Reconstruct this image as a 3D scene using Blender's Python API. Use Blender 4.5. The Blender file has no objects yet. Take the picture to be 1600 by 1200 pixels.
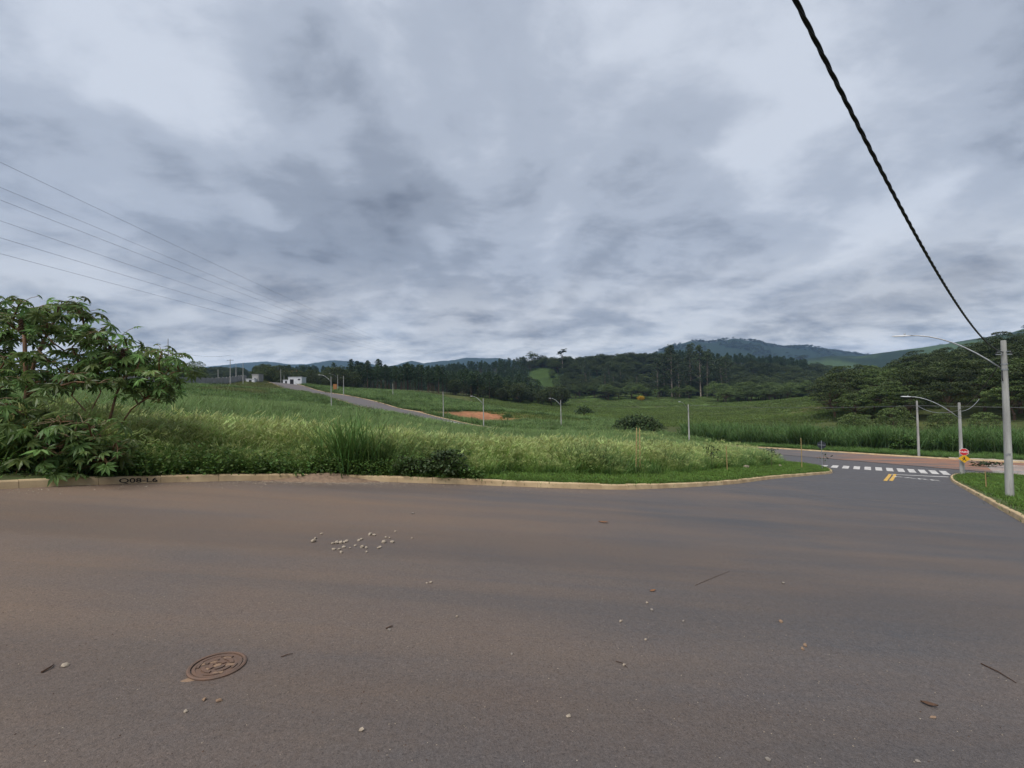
import bpy, math, random
import numpy as np
from mathutils import Vector
R = math.radians
rng = np.random.default_rng(7)
random.seed(7)
sc = bpy.context.scene
C = sc.collection

# ------------------------------------------------------------------ camera
EYE = 1.6
FPX = 640.0                      # focal length in pixels of a 1600 px wide frame
PITCH, ROLL = R(1.0), R(-1.2)
cam_d = bpy.data.cameras.new('camera'); cam = bpy.data.objects.new('camera', cam_d)
C.objects.link(cam); sc.camera = cam
cam_d.sensor_width = 36; cam_d.lens = FPX / 1600 * 36
cam_d.clip_start = 0.05; cam_d.clip_end = 30000
cam.location = (0, 0, EYE)
from mathutils import Matrix
cam.rotation_euler = (Matrix.Rotation(R(90) + PITCH, 3, 'X') @ Matrix.Rotation(ROLL, 3, 'Z')).to_euler()
CM = np.array(Matrix.Rotation(R(90) + PITCH, 3, 'X') @ Matrix.Rotation(ROLL, 3, 'Z'))

def at(px, py, Y):
    """point of the place that lies Y metres ahead of the camera in the direction of a photo pixel"""
    d = CM @ np.array([(px - 800) / FPX, (600 - py) / FPX, -1.0])
    return np.array([0, 0, EYE]) + d * (Y / d[1])
def az(px):
    d = CM @ np.array([(px - 800) / FPX, 0.0, -1.0]); return d[0] / d[1]

# ------------------------------------------------------------------ sky, sun, exposure
SUN_EL, SUN_AZ = R(58), R(215)
w = bpy.data.worlds.new('World'); sc.world = w; w.use_nodes = True
nt = w.node_tree; nt.nodes.clear()
def N(tree, typ, **kw):
    n = tree.nodes.new(typ)
    for k, v in kw.items():
        if k == 'inp':
            for kk, vv in v.items(): n.inputs[kk].default_value = vv
        else: setattr(n, k, v)
    return n
def math_n(tree, op, a, b=None, c=None, clamp=False):
    n = tree.nodes.new('ShaderNodeMath'); n.operation = op; n.use_clamp = clamp
    for i, v in enumerate((a, b, c)):
        if v is None: continue
        if isinstance(v, (int, float)): n.inputs[i].default_value = v
        else: tree.links.new(v, n.inputs[i])
    return n.outputs[0]
def ramp(tree, fac, stops, interp='LINEAR'):
    n = tree.nodes.new('ShaderNodeValToRGB'); n.color_ramp.interpolation = interp
    e = n.color_ramp.elements
    while len(e) < len(stops): e.new(0.5)
    for el, (p, c) in zip(e, stops):
        el.position = p; el.color = (c[0], c[1], c[2], 1) if not isinstance(c, (int, float)) else (c, c, c, 1)
    tree.links.new(fac, n.inputs[0]); return n.outputs[0]
def mix_c(tree, fac, a, b, mode='MIX'):
    n = tree.nodes.new('ShaderNodeMix'); n.data_type = 'RGBA'; n.blend_type = mode
    for s, v in ((n.inputs[0], fac), (n.inputs[6], a), (n.inputs[7], b)):
        if isinstance(v, (int, float)): s.default_value = v
        elif isinstance(v, tuple): s.default_value = (v[0], v[1], v[2], 1)
        else: tree.links.new(v, s)
    return n.outputs[2]
L = nt.links.new
tc = N(nt, 'ShaderNodeTexCoord'); sep = N(nt, 'ShaderNodeSeparateXYZ'); L(tc.outputs['Generated'], sep.inputs[0])
zz = math_n(nt, 'MAXIMUM', sep.outputs[2], 0.0)
zd = math_n(nt, 'ADD', zz, 0.24)
cx = math_n(nt, 'DIVIDE', sep.outputs[0], zd); cy = math_n(nt, 'DIVIDE', sep.outputs[1], zd)
comb = N(nt, 'ShaderNodeCombineXYZ'); L(cx, comb.inputs[0]); L(cy, comb.inputs[1])
def cloud(loc, rot, scale, nscale, detail, rough, dist):
    m = N(nt, 'ShaderNodeMapping'); m.inputs['Location'].default_value = loc
    m.inputs['Rotation'].default_value = (0, 0, rot); m.inputs['Scale'].default_value = scale
    L(comb.outputs[0], m.inputs[0])
    t = N(nt, 'ShaderNodeTexNoise'); t.inputs['Scale'].default_value = nscale
    t.inputs['Detail'].default_value = detail; t.inputs['Roughness'].default_value = rough; t.inputs['Distortion'].default_value = dist
    L(m.outputs[0], t.inputs['Vector']); return t.outputs['Fac']
n1 = cloud((5.3, 2.9, 0), R(-34), (1.0, 0.46, 1), 1.15, 3.5, 0.48, 0.45)
n2 = cloud((8.0, 4.0, 2), R(-10), (0.8, 1.0, 1), 3.6, 7, 0.60, 0.2)
dens = math_n(nt, 'ADD', math_n(nt, 'MULTIPLY', n1, 0.72), math_n(nt, 'MULTIPLY', n2, 0.28))
ccol = ramp(nt, dens, [(0.36, (0.66, 0.71, 0.80)), (0.45, (0.46, 0.51, 0.60)), (0.52, (0.315, 0.355, 0.43)), (0.61, (0.185, 0.21, 0.265))], 'EASE')
# the deck thins and brightens low over the land
low = ramp(nt, zz, [(0.0, 1.0), (0.07, 0.9), (0.15, 0.45), (0.32, 0.0)], 'EASE')
brk = ramp(nt, n2, [(0.40, 1.0), (0.64, 0.25)])
lowm = math_n(nt, 'MULTIPLY', low, brk)
ccol = mix_c(nt, lowm, ccol, (1.0, 1.0, 1.0))
sky = N(nt, 'ShaderNodeTexSky'); sky.sky_type = 'NISHITA'; sky.sun_disc = False
sky.sun_elevation = SUN_EL; sky.sun_rotation = SUN_AZ; sky.air_density = 1.0; sky.dust_density = 2.0
skc = mix_c(nt, 1.0, sky.outputs[0], (0.10, 0.10, 0.10), 'MULTIPLY')
allc = mix_c(nt, 0.93, skc, ccol)
bg = N(nt, 'ShaderNodeBackground'); bg.inputs[1].default_value = 0.335; L(allc, bg.inputs[0])
wo = N(nt, 'ShaderNodeOutputWorld'); L(bg.outputs[0], wo.inputs[0])

sd_ = bpy.data.lights.new('sun', 'SUN'); sun = bpy.data.objects.new('sun', sd_); C.objects.link(sun)
sd_.energy = 1.5; sd_.angle = R(45); sd_.color = (1.0, 0.97, 0.93)
sv = Vector((math.sin(SUN_AZ) * math.cos(SUN_EL), math.cos(SUN_AZ) * math.cos(SUN_EL), math.sin(SUN_EL)))
sun.rotation_euler = sv.to_track_quat('Z', 'Y').to_euler()
sun.location = (0, -20, 40)
vs = sc.view_settings
vs.view_transform = 'Standard'; vs.look = 'None'; vs.exposure = 1.6; vs.gamma = 1; vs.use_curve_mapping = False
cy_ = sc.cycles
cy_.max_bounces = 5; cy_.diffuse_bounces = 2; cy_.glossy_bounces = 2; cy_.transmission_bounces = 3
cy_.volume_bounces = 0; cy_.transparent_max_bounces = 4; cy_.use_denoising = True
cy_.caustics_reflective = False; cy_.caustics_refractive = False

# ------------------------------------------------------------------ materials
def new_mat(name):
    m = bpy.data.materials.new(name); m.use_nodes = True
    t = m.node_tree; return m, t, t.nodes['Principled BSDF']
def noise(t, vec, scale, detail=4, rough=0.55, dist=0.0):
    n = t.nodes.new('ShaderNodeTexNoise'); n.inputs['Scale'].default_value = scale
    n.inputs['Detail'].default_value = detail; n.inputs['Roughness'].default_value = rough; n.inputs['Distortion'].default_value = dist
    if vec is not None: t.links.new(vec, n.inputs['Vector'])
    return n.outputs['Fac']
def geo_pos(t): return t.nodes.new('ShaderNodeNewGeometry').outputs['Position']
def obj_co(t): return t.nodes.new('ShaderNodeTexCoord').outputs['Object']
def mapping(t, vec, rot=(0, 0, 0), scale=(1, 1, 1)):
    m = t.nodes.new('ShaderNodeMapping'); m.inputs['Rotation'].default_value = rot; m.inputs['Scale'].default_value = scale
    t.links.new(vec, m.inputs[0]); return m.outputs[0]
def bump(t, p, h, strength, dist=0.01):
    b = t.nodes.new('ShaderNodeBump'); b.inputs['Strength'].default_value = strength; b.inputs['Distance'].default_value = dist
    t.links.new(h, b.inputs['Height']); t.links.new(b.outputs[0], p.inputs['Normal'])
def plain(name, c1, c2=None, scale=8, rough=0.8, bmp=0.15, metal=0.0, fine=90, coord='obj', stretch=None):
    m, t, p = new_mat(name)
    v = obj_co(t) if coord == 'obj' else geo_pos(t)
    if stretch: v = mapping(t, v, (0, 0, 0), stretch)
    c2 = c2 or tuple(x * 0.8 for x in c1)
    n = noise(t, v, scale, 5); f = noise(t, v, fine, 2)
    col = mix_c(t, ramp(t, n, [(0.35, 0.0), (0.65, 1.0)]), c1, c2)
    col = mix_c(t, 0.25, col, ramp(t, f, [(0.3, 0.35), (0.7, 1.0)]), 'MULTIPLY')
    t.links.new(col, p.inputs['Base Color']); p.inputs['Roughness'].default_value = rough; p.inputs['Metallic'].default_value = metal
    p.inputs['Specular IOR Level'].default_value = 0.3
    if bmp: bump(t, p, f, bmp, 0.004)
    return m
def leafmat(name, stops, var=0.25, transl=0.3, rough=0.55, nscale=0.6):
    """foliage: colour runs over UV v (along blade or leaf; painted lit tops and shaded undersides in tree crowns), varied per plant and by clump"""
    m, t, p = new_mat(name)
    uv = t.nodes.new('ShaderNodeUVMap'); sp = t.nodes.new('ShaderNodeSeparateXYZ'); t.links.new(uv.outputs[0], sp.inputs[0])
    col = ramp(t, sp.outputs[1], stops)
    oi = t.nodes.new('ShaderNodeObjectInfo')
    n = noise(t, geo_pos(t), nscale, 3)
    k = math_n(t, 'ADD', math_n(t, 'MULTIPLY', oi.outputs['Random'], var), math_n(t, 'MULTIPLY', n, var * 2.2))
    k = math_n(t, 'ADD', k, 1.0 - var * 1.6)
    k2 = math_n(t, 'ADD', math_n(t, 'MULTIPLY', sp.outputs[0], var * 1.2), 1.0 - var * .6)   # u is random per leaf
    k = math_n(t, 'MULTIPLY', k, k2)
    hs = t.nodes.new('ShaderNodeHueSaturation'); t.links.new(col, hs.inputs['Color']); t.links.new(k, hs.inputs['Value'])
    t.links.new(math_n(t, 'ADD', math_n(t, 'MULTIPLY', math_n(t, 'SUBTRACT', sp.outputs[0], 0.5), 0.05), 0.5), hs.inputs['Hue'])
    t.links.new(hs.outputs[0], p.inputs['Base Color']); p.inputs['Roughness'].default_value = rough
    p.inputs['Specular IOR Level'].default_value = 0.25
    tr = t.nodes.new('ShaderNodeBsdfTranslucent'); t.links.new(hs.outputs[0], tr.inputs[0])
    mx = t.nodes.new('ShaderNodeMixShader'); mx.inputs[0].default_value = transl
    t.links.new(p.outputs[0], mx.inputs[1]); t.links.new(tr.outputs[0], mx.inputs[2])
    t.links.new(mx.outputs[0], t.nodes['Material Output'].inputs['Surface'])
    return m
M = {}
def asphalt():
    m, t, p = new_mat('asphalt')
    g = geo_pos(t)
    big = noise(t, mapping(t, g, (0, 0, R(-35)), (0.10, 0.42, 0.1)), 1.0, 4, 0.55, 0.6)
    blot = noise(t, g, 0.55, 4, 0.6)
    grain = noise(t, g, 240, 2, 0.6); mid = noise(t, g, 32, 4, 0.7)
    s = t.nodes.new('ShaderNodeSeparateXYZ'); t.links.new(g, s.inputs[0])
    # red earth carried in by tyres: more of it uphill (behind and left), little at the lower end
    along = math_n(t, 'ADD', math_n(t, 'MULTIPLY', s.outputs[0], 0.655), math_n(t, 'MULTIPLY', s.outputs[1], 0.755))
    side = math_n(t, 'SUBTRACT', math_n(t, 'MULTIPLY', s.outputs[0], 0.755), math_n(t, 'MULTIPLY', s.outputs[1], 0.655))
    wear = math_n(t, 'ADD', -0.26, math_n(t, 'ADD', math_n(t, 'MULTIPLY', along, -0.024), math_n(t, 'MULTIPLY', side, -0.04)))
    tyre = noise(t, mapping(t, g, (0, 0, R(-42)), (0.035, 1.1, 0.1)), 1.6, 3, 0.6, 0.25)
    grit_ = noise(t, g, 14, 5, 0.75)
    k = math_n(t, 'ADD', math_n(t, 'ADD', math_n(t, 'MULTIPLY', big, 1.3), math_n(t, 'MULTIPLY', blot, 0.7)), wear)
    k = math_n(t, 'ADD', k, math_n(t, 'ADD', math_n(t, 'MULTIPLY', tyre, 0.75), math_n(t, 'MULTIPLY', grit_, 0.35)))
    dust = ramp(t, math_n(t, 'MULTIPLY', k, 0.4), [(0.34, 0.0), (0.50, .45), (0.72, 1.0)])
    spk = noise(t, g, 75, 3, 0.75)
    col = mix_c(t, ramp(t, mid, [(0.3, 0.0), (0.7, 1.0)]), (0.066, 0.063, 0.066), (0.108, 0.102, 0.104))
    dcol = mix_c(t, noise(t, g, 2.2, 4), (0.196, 0.122, 0.076), (0.156, 0.116, 0.084))
    col = mix_c(t, math_n(t, 'MULTIPLY', dust, 0.85), col, dcol)
    col = mix_c(t, 0.8, col, ramp(t, spk, [(0.30, 0.40), (0.45, 0.92), (0.60, 1.05), (0.74, 1.75)]), 'MULTIPLY')
    col = mix_c(t, 0.55, col, ramp(t, grain, [(0.30, 0.30), (0.52, 1.0), (0.72, 1.35)]), 'MULTIPLY')
    # wetter, darker tyre bands
    band = noise(t, mapping(t, g, (0, 0, R(-38)), (0.05, 0.6, 0.1)), 1.3, 2, 0.5, 0.4)
    col = mix_c(t, 0.5, col, ramp(t, band, [(0.35, 0.72), (0.55, 1.0)]), 'MULTIPLY')
    t.links.new(col, p.inputs['Base Color'])
    t.links.new(ramp(t, band, [(0.35, 0.62), (0.6, 0.85)]), p.inputs['Roughness'])
    p.inputs['Specular IOR Level'].default_value = 0.3
    h = math_n(t, 'ADD', grain, math_n(t, 'ADD', math_n(t, 'MULTIPLY', mid, 0.6), math_n(t, 'MULTIPLY', spk, 1.2)))
    bump(t, p, h, 0.55, 0.006)
    return m
M['asphalt'] = asphalt()
def cross_asphalt():
    m, t, p = new_mat('cross_road_asphalt')
    g = geo_pos(t)
    mid = noise(t, g, 6, 4)
    col = mix_c(t, mid, (0.088, 0.080, 0.080), (0.125, 0.112, 0.108))
    s = t.nodes.new('ShaderNodeSeparateXYZ'); t.links.new(g, s.inputs[0])
    nn = noise(t, mapping(t, g, (0, 0, R(45)), (0.12, 0.7, 0.2)), 1.0, 4, 0.6, 0.5)
    # mud washed off the cut on the far side, thickest around the junction
    dx = math_n(t, 'SUBTRACT', s.outputs[0], 49); dy = math_n(t, 'SUBTRACT', s.outputs[1], 43)
    rr = math_n(t, 'SQRT', math_n(t, 'ADD', math_n(t, 'MULTIPLY', dx, dx), math_n(t, 'MULTIPLY', dy, dy)))
    near = ramp(t, math_n(t, 'DIVIDE', rr, 30), [(0.10, 0.30), (0.6, 0.0)])
    mud = ramp(t, math_n(t, 'ADD', nn, near), [(0.60, 0.0), (0.82, 1.0)])
    col = mix_c(t, math_n(t, 'MULTIPLY', mud, 0.85), col, mix_c(t, mid, (0.30, 0.125, 0.062), (0.24, 0.135, 0.085)))
    t.links.new(col, p.inputs['Base Color']); p.inputs['Roughness'].default_value = 0.85
    p.inputs['Specular IOR Level'].default_value = 0.2
    return m
M['cross'] = cross_asphalt()
M['kerb'] = plain('kerb_concrete', (0.53, 0.40, 0.235), (0.36, 0.255, 0.145), 1.7, 0.9, 0.3, fine=120, coord='world')
M['paint'] = plain('road_paint_white', (0.58, 0.56, 0.53), (0.38, 0.36, 0.34), 2.2, 0.7, 0.1)
M['ypaint'] = plain('road_paint_yellow', (0.62, 0.37, 0.07), (0.48, 0.3, 0.08), 5, 0.7, 0.1)
M['black'] = plain('black_stencil_paint', (0.02, 0.018, 0.016), None, 20, 0.8, 0)
M['conc'] = plain('pole_concrete', (0.42, 0.415, 0.39), (0.26, 0.255, 0.24), 5, 0.85, 0.2, stretch=(1, 1, .12))
M['galv'] = plain('galvanised_steel', (0.42, 0.43, 0.44), (0.33, 0.34, 0.36), 15, 0.45, 0.05, 0.6)
M['lamp'] = plain('lamp_housing', (0.55, 0.56, 0.57), (0.45, 0.46, 0.47), 10, 0.4, 0)
M['lens'] = plain('lamp_lens', (0.75, 0.76, 0.74), None, 10, 0.2, 0)
M['cable'] = plain('black_cable', (0.012, 0.012, 0.014), (0.02, 0.02, 0.022), 15, 0.5, 0.05)
M['wire'] = plain('weathered_wire', (0.10, 0.105, 0.115), None, 5, 0.5, 0)
M['wood'] = plain('bamboo_stake', (0.40, 0.29, 0.13), (0.28, 0.19, 0.08), 9, 0.75, 0.2)
M['bark'] = plain('bark', (0.115, 0.075, 0.045), (0.06, 0.042, 0.03), 4, 0.9, 0.5, fine=30)
M['palebark'] = plain('pale_bark', (0.30, 0.26, 0.21), (0.16, 0.12, 0.09), 0.8, 0.85, 0.3, fine=12)
M['stem'] = plain('castor_stem', (0.23, 0.115, 0.06), (0.13, 0.085, 0.045), 6, 0.6, 0.2)
M['petiole'] = plain('petiole', (0.17, 0.13, 0.055), (0.13, 0.06, 0.035), 6, 0.6, 0)
M['seed'] = plain('castor_capsule', (0.085, 0.045, 0.022), (0.05, 0.025, 0.015), 20, 0.8, 0.4)
M['stone'] = plain('pale_stone', (0.35, 0.295, 0.23), (0.22, 0.175, 0.13), 14, 0.9, 0.5)
M['dstone'] = plain('grey_stone', (0.25, 0.22, 0.19), (0.14, 0.12, 0.1), 14, 0.9, 0.5)
M['rust'] = plain('rusty_iron', (0.165, 0.100, 0.070), (0.120, 0.084, 0.066), 12, 0.75, 0.5, 0.2, fine=150)
M['sand'] = plain('sand_deposit', (0.25, 0.165, 0.105), (0.19, 0.125, 0.085), 14, 0.95, 0.5)
M['twig'] = plain('dry_twig', (0.085, 0.045, 0.026), (0.045, 0.028, 0.02), 20, 0.8, 0.3)
M['dryleaf'] = plain('dry_leaf', (0.22, 0.10, 0.045), (0.12, 0.06, 0.03), 30, 0.8, 0.2)
M['wall'] = plain('wall_render', (0.335, 0.325, 0.315), (0.25, 0.245, 0.24), 0.6, 0.9, 0.1, fine=6)
M['white'] = plain('white_render', (0.66, 0.67, 0.69), (0.58, 0.59, 0.61), 0.8, 0.85, 0.05)
M['dark'] = plain('dark_opening', (0.025, 0.025, 0.028), None, 3, 0.4, 0)
M['roof'] = plain('clay_roof', (0.33, 0.13, 0.06), (0.25, 0.1, 0.05), 1, 0.85, 0.1)
M['red'] = plain('sign_red', (0.55, 0.02, 0.03), None, 5, 0.45, 0)
M['signw'] = plain('sign_white', (0.78, 0.77, 0.76), None, 5, 0.45, 0)
M['yellow'] = plain('sign_yellow', (0.72, 0.40, 0.02), None, 5, 0.45, 0)
M['signback'] = plain('sign_back', (0.03, 0.035, 0.045), None, 5, 0.5, 0)
M['orange'] = plain('orange_board', (0.34, 0.15, 0.05), None, 3, 0.7, 0)
M['pave'] = plain('pale_pavement', (0.48, 0.42, 0.33), (0.36, 0.30, 0.22), 0.7, 0.9, 0.1, fine=10)
# foliage
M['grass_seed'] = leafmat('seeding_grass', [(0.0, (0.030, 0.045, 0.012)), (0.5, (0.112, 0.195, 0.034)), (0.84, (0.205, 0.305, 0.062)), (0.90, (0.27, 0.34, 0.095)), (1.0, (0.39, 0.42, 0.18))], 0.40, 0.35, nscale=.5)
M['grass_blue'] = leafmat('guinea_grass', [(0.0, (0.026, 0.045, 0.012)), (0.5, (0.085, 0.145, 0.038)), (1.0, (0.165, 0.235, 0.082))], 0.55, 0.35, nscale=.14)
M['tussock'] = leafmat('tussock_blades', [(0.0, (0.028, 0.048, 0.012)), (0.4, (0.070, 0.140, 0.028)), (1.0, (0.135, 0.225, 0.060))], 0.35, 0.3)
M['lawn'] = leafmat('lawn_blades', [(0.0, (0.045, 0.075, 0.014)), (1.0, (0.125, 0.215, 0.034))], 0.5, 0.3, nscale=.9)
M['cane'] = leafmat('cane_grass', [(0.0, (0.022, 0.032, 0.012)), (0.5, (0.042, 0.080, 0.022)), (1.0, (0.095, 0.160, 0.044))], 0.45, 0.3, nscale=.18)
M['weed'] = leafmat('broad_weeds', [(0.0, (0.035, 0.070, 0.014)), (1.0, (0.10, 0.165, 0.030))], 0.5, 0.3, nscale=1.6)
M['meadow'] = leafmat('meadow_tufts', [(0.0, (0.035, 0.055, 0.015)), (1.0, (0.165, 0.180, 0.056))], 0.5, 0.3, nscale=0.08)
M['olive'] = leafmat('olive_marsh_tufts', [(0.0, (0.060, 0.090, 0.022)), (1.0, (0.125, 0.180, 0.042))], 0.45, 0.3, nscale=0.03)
M['castor'] = leafmat('castor_leaf', [(0.0, (0.210, 0.285, 0.095)), (1.0, (0.115, 0.200, 0.062))], 0.65, 0.50, 0.32, 4)
M['yleaf'] = leafmat('yellowed_leaf', [(0.0, (0.50, 0.33, 0.04)), (1.0, (0.40, 0.24, 0.03))], 0.2, 0.3)
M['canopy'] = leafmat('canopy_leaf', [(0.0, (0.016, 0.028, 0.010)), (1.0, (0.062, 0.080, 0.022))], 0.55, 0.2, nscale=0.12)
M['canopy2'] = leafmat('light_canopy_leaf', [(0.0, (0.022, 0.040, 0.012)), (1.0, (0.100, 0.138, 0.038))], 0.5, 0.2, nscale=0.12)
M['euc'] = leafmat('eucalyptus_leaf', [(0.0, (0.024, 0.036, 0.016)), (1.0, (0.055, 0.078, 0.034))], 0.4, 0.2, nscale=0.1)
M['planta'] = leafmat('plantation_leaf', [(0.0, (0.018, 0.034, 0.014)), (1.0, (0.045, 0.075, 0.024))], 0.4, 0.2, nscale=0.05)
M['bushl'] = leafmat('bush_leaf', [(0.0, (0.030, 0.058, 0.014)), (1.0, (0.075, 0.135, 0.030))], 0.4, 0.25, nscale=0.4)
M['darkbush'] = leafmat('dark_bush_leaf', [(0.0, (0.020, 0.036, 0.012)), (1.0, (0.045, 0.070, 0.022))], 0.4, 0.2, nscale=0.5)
M['yflower'] = leafmat('yellow_blossom', [(0.0, (0.40, 0.25, 0.02)), (1.0, (0.55, 0.36, 0.02))], 0.2, 0.2)

# ------------------------------------------------------------------ terrain heights
DX, DY = 0.655, 0.755
def plane_z(x, y):
    t = x * DX + y * DY                       # metres down the street; the gradient eases out at the junction
    return -0.13 * t if t < 42 else -5.46 - 1.75 * (1 - math.exp(-(t - 42) * 0.13 / 1.75))
anch = []
for X in (-14, -8, -4, 0, 4, 8, 14):
    for Y in (-10, -4, 0, 5, 10, 14):
        anch.append((X, Y, plane_z(X, Y)))
for X, Y in [(-8, 8.4), (-4.3, 11), (2.4, 12.6), (8.9, 16.9), (13, 20.9), (18, 25.5), (23.5, 30), (31, 42.9), (44.8, 41.9), (38, 42), (33.9, 31.7),
             (18.6, 16), (13.8, 11), (21, 17.3), (28, 24), (26, 29), (30, 36), (43.2, 39.4), (35, 25), (45, 30), (20, 8), (30, 10)]:
    anch.append((X, Y, plane_z(X, Y)))
anch += [(52.2, 52, -7.6), (51.6, 44, -7.3), (48, 47, -7.35), (40, 55, -7.6), (58, 46.5, -7.4), (75, 30, -6.8), (37, 67, -8.1), (44, 60, -7.8), (30.7, 71, -8.2), (12, 100, -7.8), (20, 84, -8.3),
         (-6, 88, -6.8), (-11.5, 98, -5.8), (-16, 103, -5.2), (-26.7, 114, -3.5), (-40, 128, -1.56), (-59, 146, 1.26), (-83, 172, 4.0), (-109, 200, 5.8),
         (25, 38, -5.6), (25, 45, -6.5), (15, 50, -5.0), (15, 35, -4.2), (8, 25, -3.0), (0, 20, -2.0), (0, 35, -3.3), (0, 60, -5.2), (-12.5, 40, -2.2), (-20, 60, -2.4),
         (-8, 16, -1.0), (-12, 12, 0.1), (-20, 20, 0.4), (-20, 35, -0.3), (-30, 20, 1.2), (-39, 50, 0.5), (-60, 60, 1.6), (-60, 20, 2.8), (-44, 100, -2.2), (-35, 80, -1.6),
         (-70, 110, 2.2), (-100, 80, 3.7), (-98, 118, 5.3), (-115, 178, 8.2), (-107, 190, 7.6), (-89, 150, 4.0), (-100, 30, 3.6), (-100, -20, 4),
         (-10, 113, -7.0), (-10, 140, -5.0), (5, 136, -6.4), (-27, 126, -4.2), (10, 152, -7.6), (-10, 160, -5.5), (25, 110, -8.8), (40, 220, -10), (56, 180, -10.8), (106, 170, -11), (70, 100, -9.6), (60, 80, -9.0), (80, 70, -8.4),
         (-60, 185, 1.8), (-40, 230, 0.3), (0, 230, -6), (-100, 260, 5), (-150, 200, 9), (-160, 100, 6), (60, 360, -11), (200, 360, -11), (300, 300, -9), (-50, 330, 2), (-150, 350, 9),
         (95, 75, -7), (130, 100, -2), (187, 150, 5.0), (160, 150, 1.5), (120, 130, -4), (100, 112, -8.5), (230, 185, 9), (150, 160, -2), (188, 200, 1), (125, 165, -10), (230, 300, -9), (120, 60, -4), (300, 180, 11), (170, 90, 1),
         (0, -40, 3.5), (-60, -40, 5), (60, -40, -3), (100, 20, -5), (120, -60, -4), (200, 0, 0), (-200, 0, 6), (0, -150, 5), (300, 50, 8), (-300, 200, 10), (-250, 380, 10), (380, 250, 10)]
A = np.array(anch, float)
def _phi(r2): return np.where(r2 > 0, 0.5 * r2 * np.log(np.maximum(r2, 1e-12)), 0.0)
n_ = len(A); d2 = ((A[:, None, :2] - A[None, :, :2]) ** 2).sum(-1)
K = _phi(d2) + np.eye(n_) * 8.0
P1 = np.c_[np.ones(n_), A[:, :2]]
sol = np.linalg.solve(np.block([[K, P1], [P1.T, np.zeros((3, 3))]]), np.r_[A[:, 2], 0, 0, 0])
def tps(x, y):
    out = np.empty(x.shape)
    for i in range(0, len(x), 20000):
        xs, ys = x[i:i + 20000], y[i:i + 20000]
        q = (xs[:, None] - A[None, :, 0]) ** 2 + (ys[:, None] - A[None, :, 1]) ** 2
        out[i:i + 20000] = _phi(q) @ sol[:n_] + sol[n_] + sol[n_ + 1] * xs + sol[n_ + 2] * ys
    return np.clip(out, -13, 18)
def sstep(a, b, x):
    t = np.clip((x - a) / (b - a), 0, 1); return t * t * (3 - 2 * t)
# ridges: (depth, rise length, fall level, [(photo column, crest height above the eye line in px at that depth)])
def ridge(Yc, prof):
    a = np.array([az(p) for p, q in prof]); z = np.array([at(p, q, Yc)[2] for p, q in prof]); return Yc, a, z
RID = [
    (*ridge(640, [(380, 588), (470, 590), (540, 592), (600, 590), (700, 588), (780, 580), (860, 572), (905, 571), (950, 566), (1000, 564), (1050, 566), (1110, 569), (1200, 573), (1260, 580), (1330, 590), (1420, 598), (1550, 600)]), 0.42, 0.3),
    (*ridge(560, [(180, 596), (250, 590), (300, 585), (345, 583), (378, 584), (392, 598), (420, 610), (480, 618)]), 0.5, 0.2),
    (*ridge(1700, [(1000, 598), (1130, 588), (1200, 578), (1250, 562), (1300, 556), (1340, 558), (1400, 550), (1470, 541), (1540, 529), (1600, 517), (1700, 505)]), 0.45, 0.8),
    (*ridge(3200, [(950, 590), (975, 578), (1000, 566), (1030, 551), (1052, 543), (1080, 536), (1110, 540), (1150, 531), (1190, 536), (1222, 544), (1270, 545), (1300, 549), (1340, 556), (1420, 566), (1500, 570)]), 0.5, 0.7),
    (*ridge(4500, [(200, 590), (300, 576), (390, 568), (415, 566), (450, 570), (480, 572), (520, 566), (560, 567), (600, 576), (622, 572), (645, 567), (662, 571), (690, 566), (730, 560), (780, 561), (850, 571), (890, 569), (910, 561), (935, 567), (970, 577), (1100, 590)]), 0.55, 0.75),
]
def fbm(x, y, s, seed=0, oct=5):
    r = np.random.default_rng(seed); v = 0; a = 1; tot = 0
    for o in range(oct):
        th = r.uniform(0, 6.28, 4); ph = r.uniform(0, 6.28, 4)
        f = 2 ** o / s
        v = v + a * sum(np.sin((x * np.cos(t) + y * np.sin(t)) * f * 6.28 * k + p) for t, p, k in zip(th, ph, (0.7, 0.9, 1.1, 1.35))) / 4
        tot += a; a *= 0.55
    return v / tot
def H(x, y):
    x = np.atleast_1d(np.asarray(x, float)).ravel(); y = np.atleast_1d(np.asarray(y, float)).ravel()
    r = np.hypot(x, y)
    near = np.full(x.shape, -6.0); m = r < 470
    near[m] = tps(x[m], y[m])
    wgt = sstep(300, 460, r)
    z = near * (1 - wgt) + wgt * np.where(y > 0, -6.0 - 4 * sstep(-0.3, 0.4, x / np.maximum(y, 50)), 2.0)
    yy = np.maximum(y, 1.0); a = x / yy
    for Yc, pa, pz, rise, fall in RID:
        crest = np.interp(a, pa, pz, left=pz[0] * 0.8, right=pz[-1])
        t = yy / Yc
        B = np.where(t < 1, sstep(1 - rise, 1.0, t), 1 - (1 - fall) * sstep(1.0, 1.7, t))
        B = B * sstep(-0.5, 0.25, y / np.maximum(r, 1))
        nz = fbm(x, y, Yc * 0.28, int(Yc), 6) * Yc * 0.010 * B * np.where(t < 1, (1 - sstep(0.9, 1.0, t)) * 1.0 + 0.25, 1)
        hz = -12 + (crest + 12) * B + nz
        k = 2.0 + 0.004 * Yc
        z = np.maximum(z, hz) + np.maximum(k - np.abs(z - hz), 0) ** 2 / (4 * k) * (B > 0.001) * sstep(150, 300, r)
    return z
def h1(x, y): return float(H([x], [y])[0])

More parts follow.
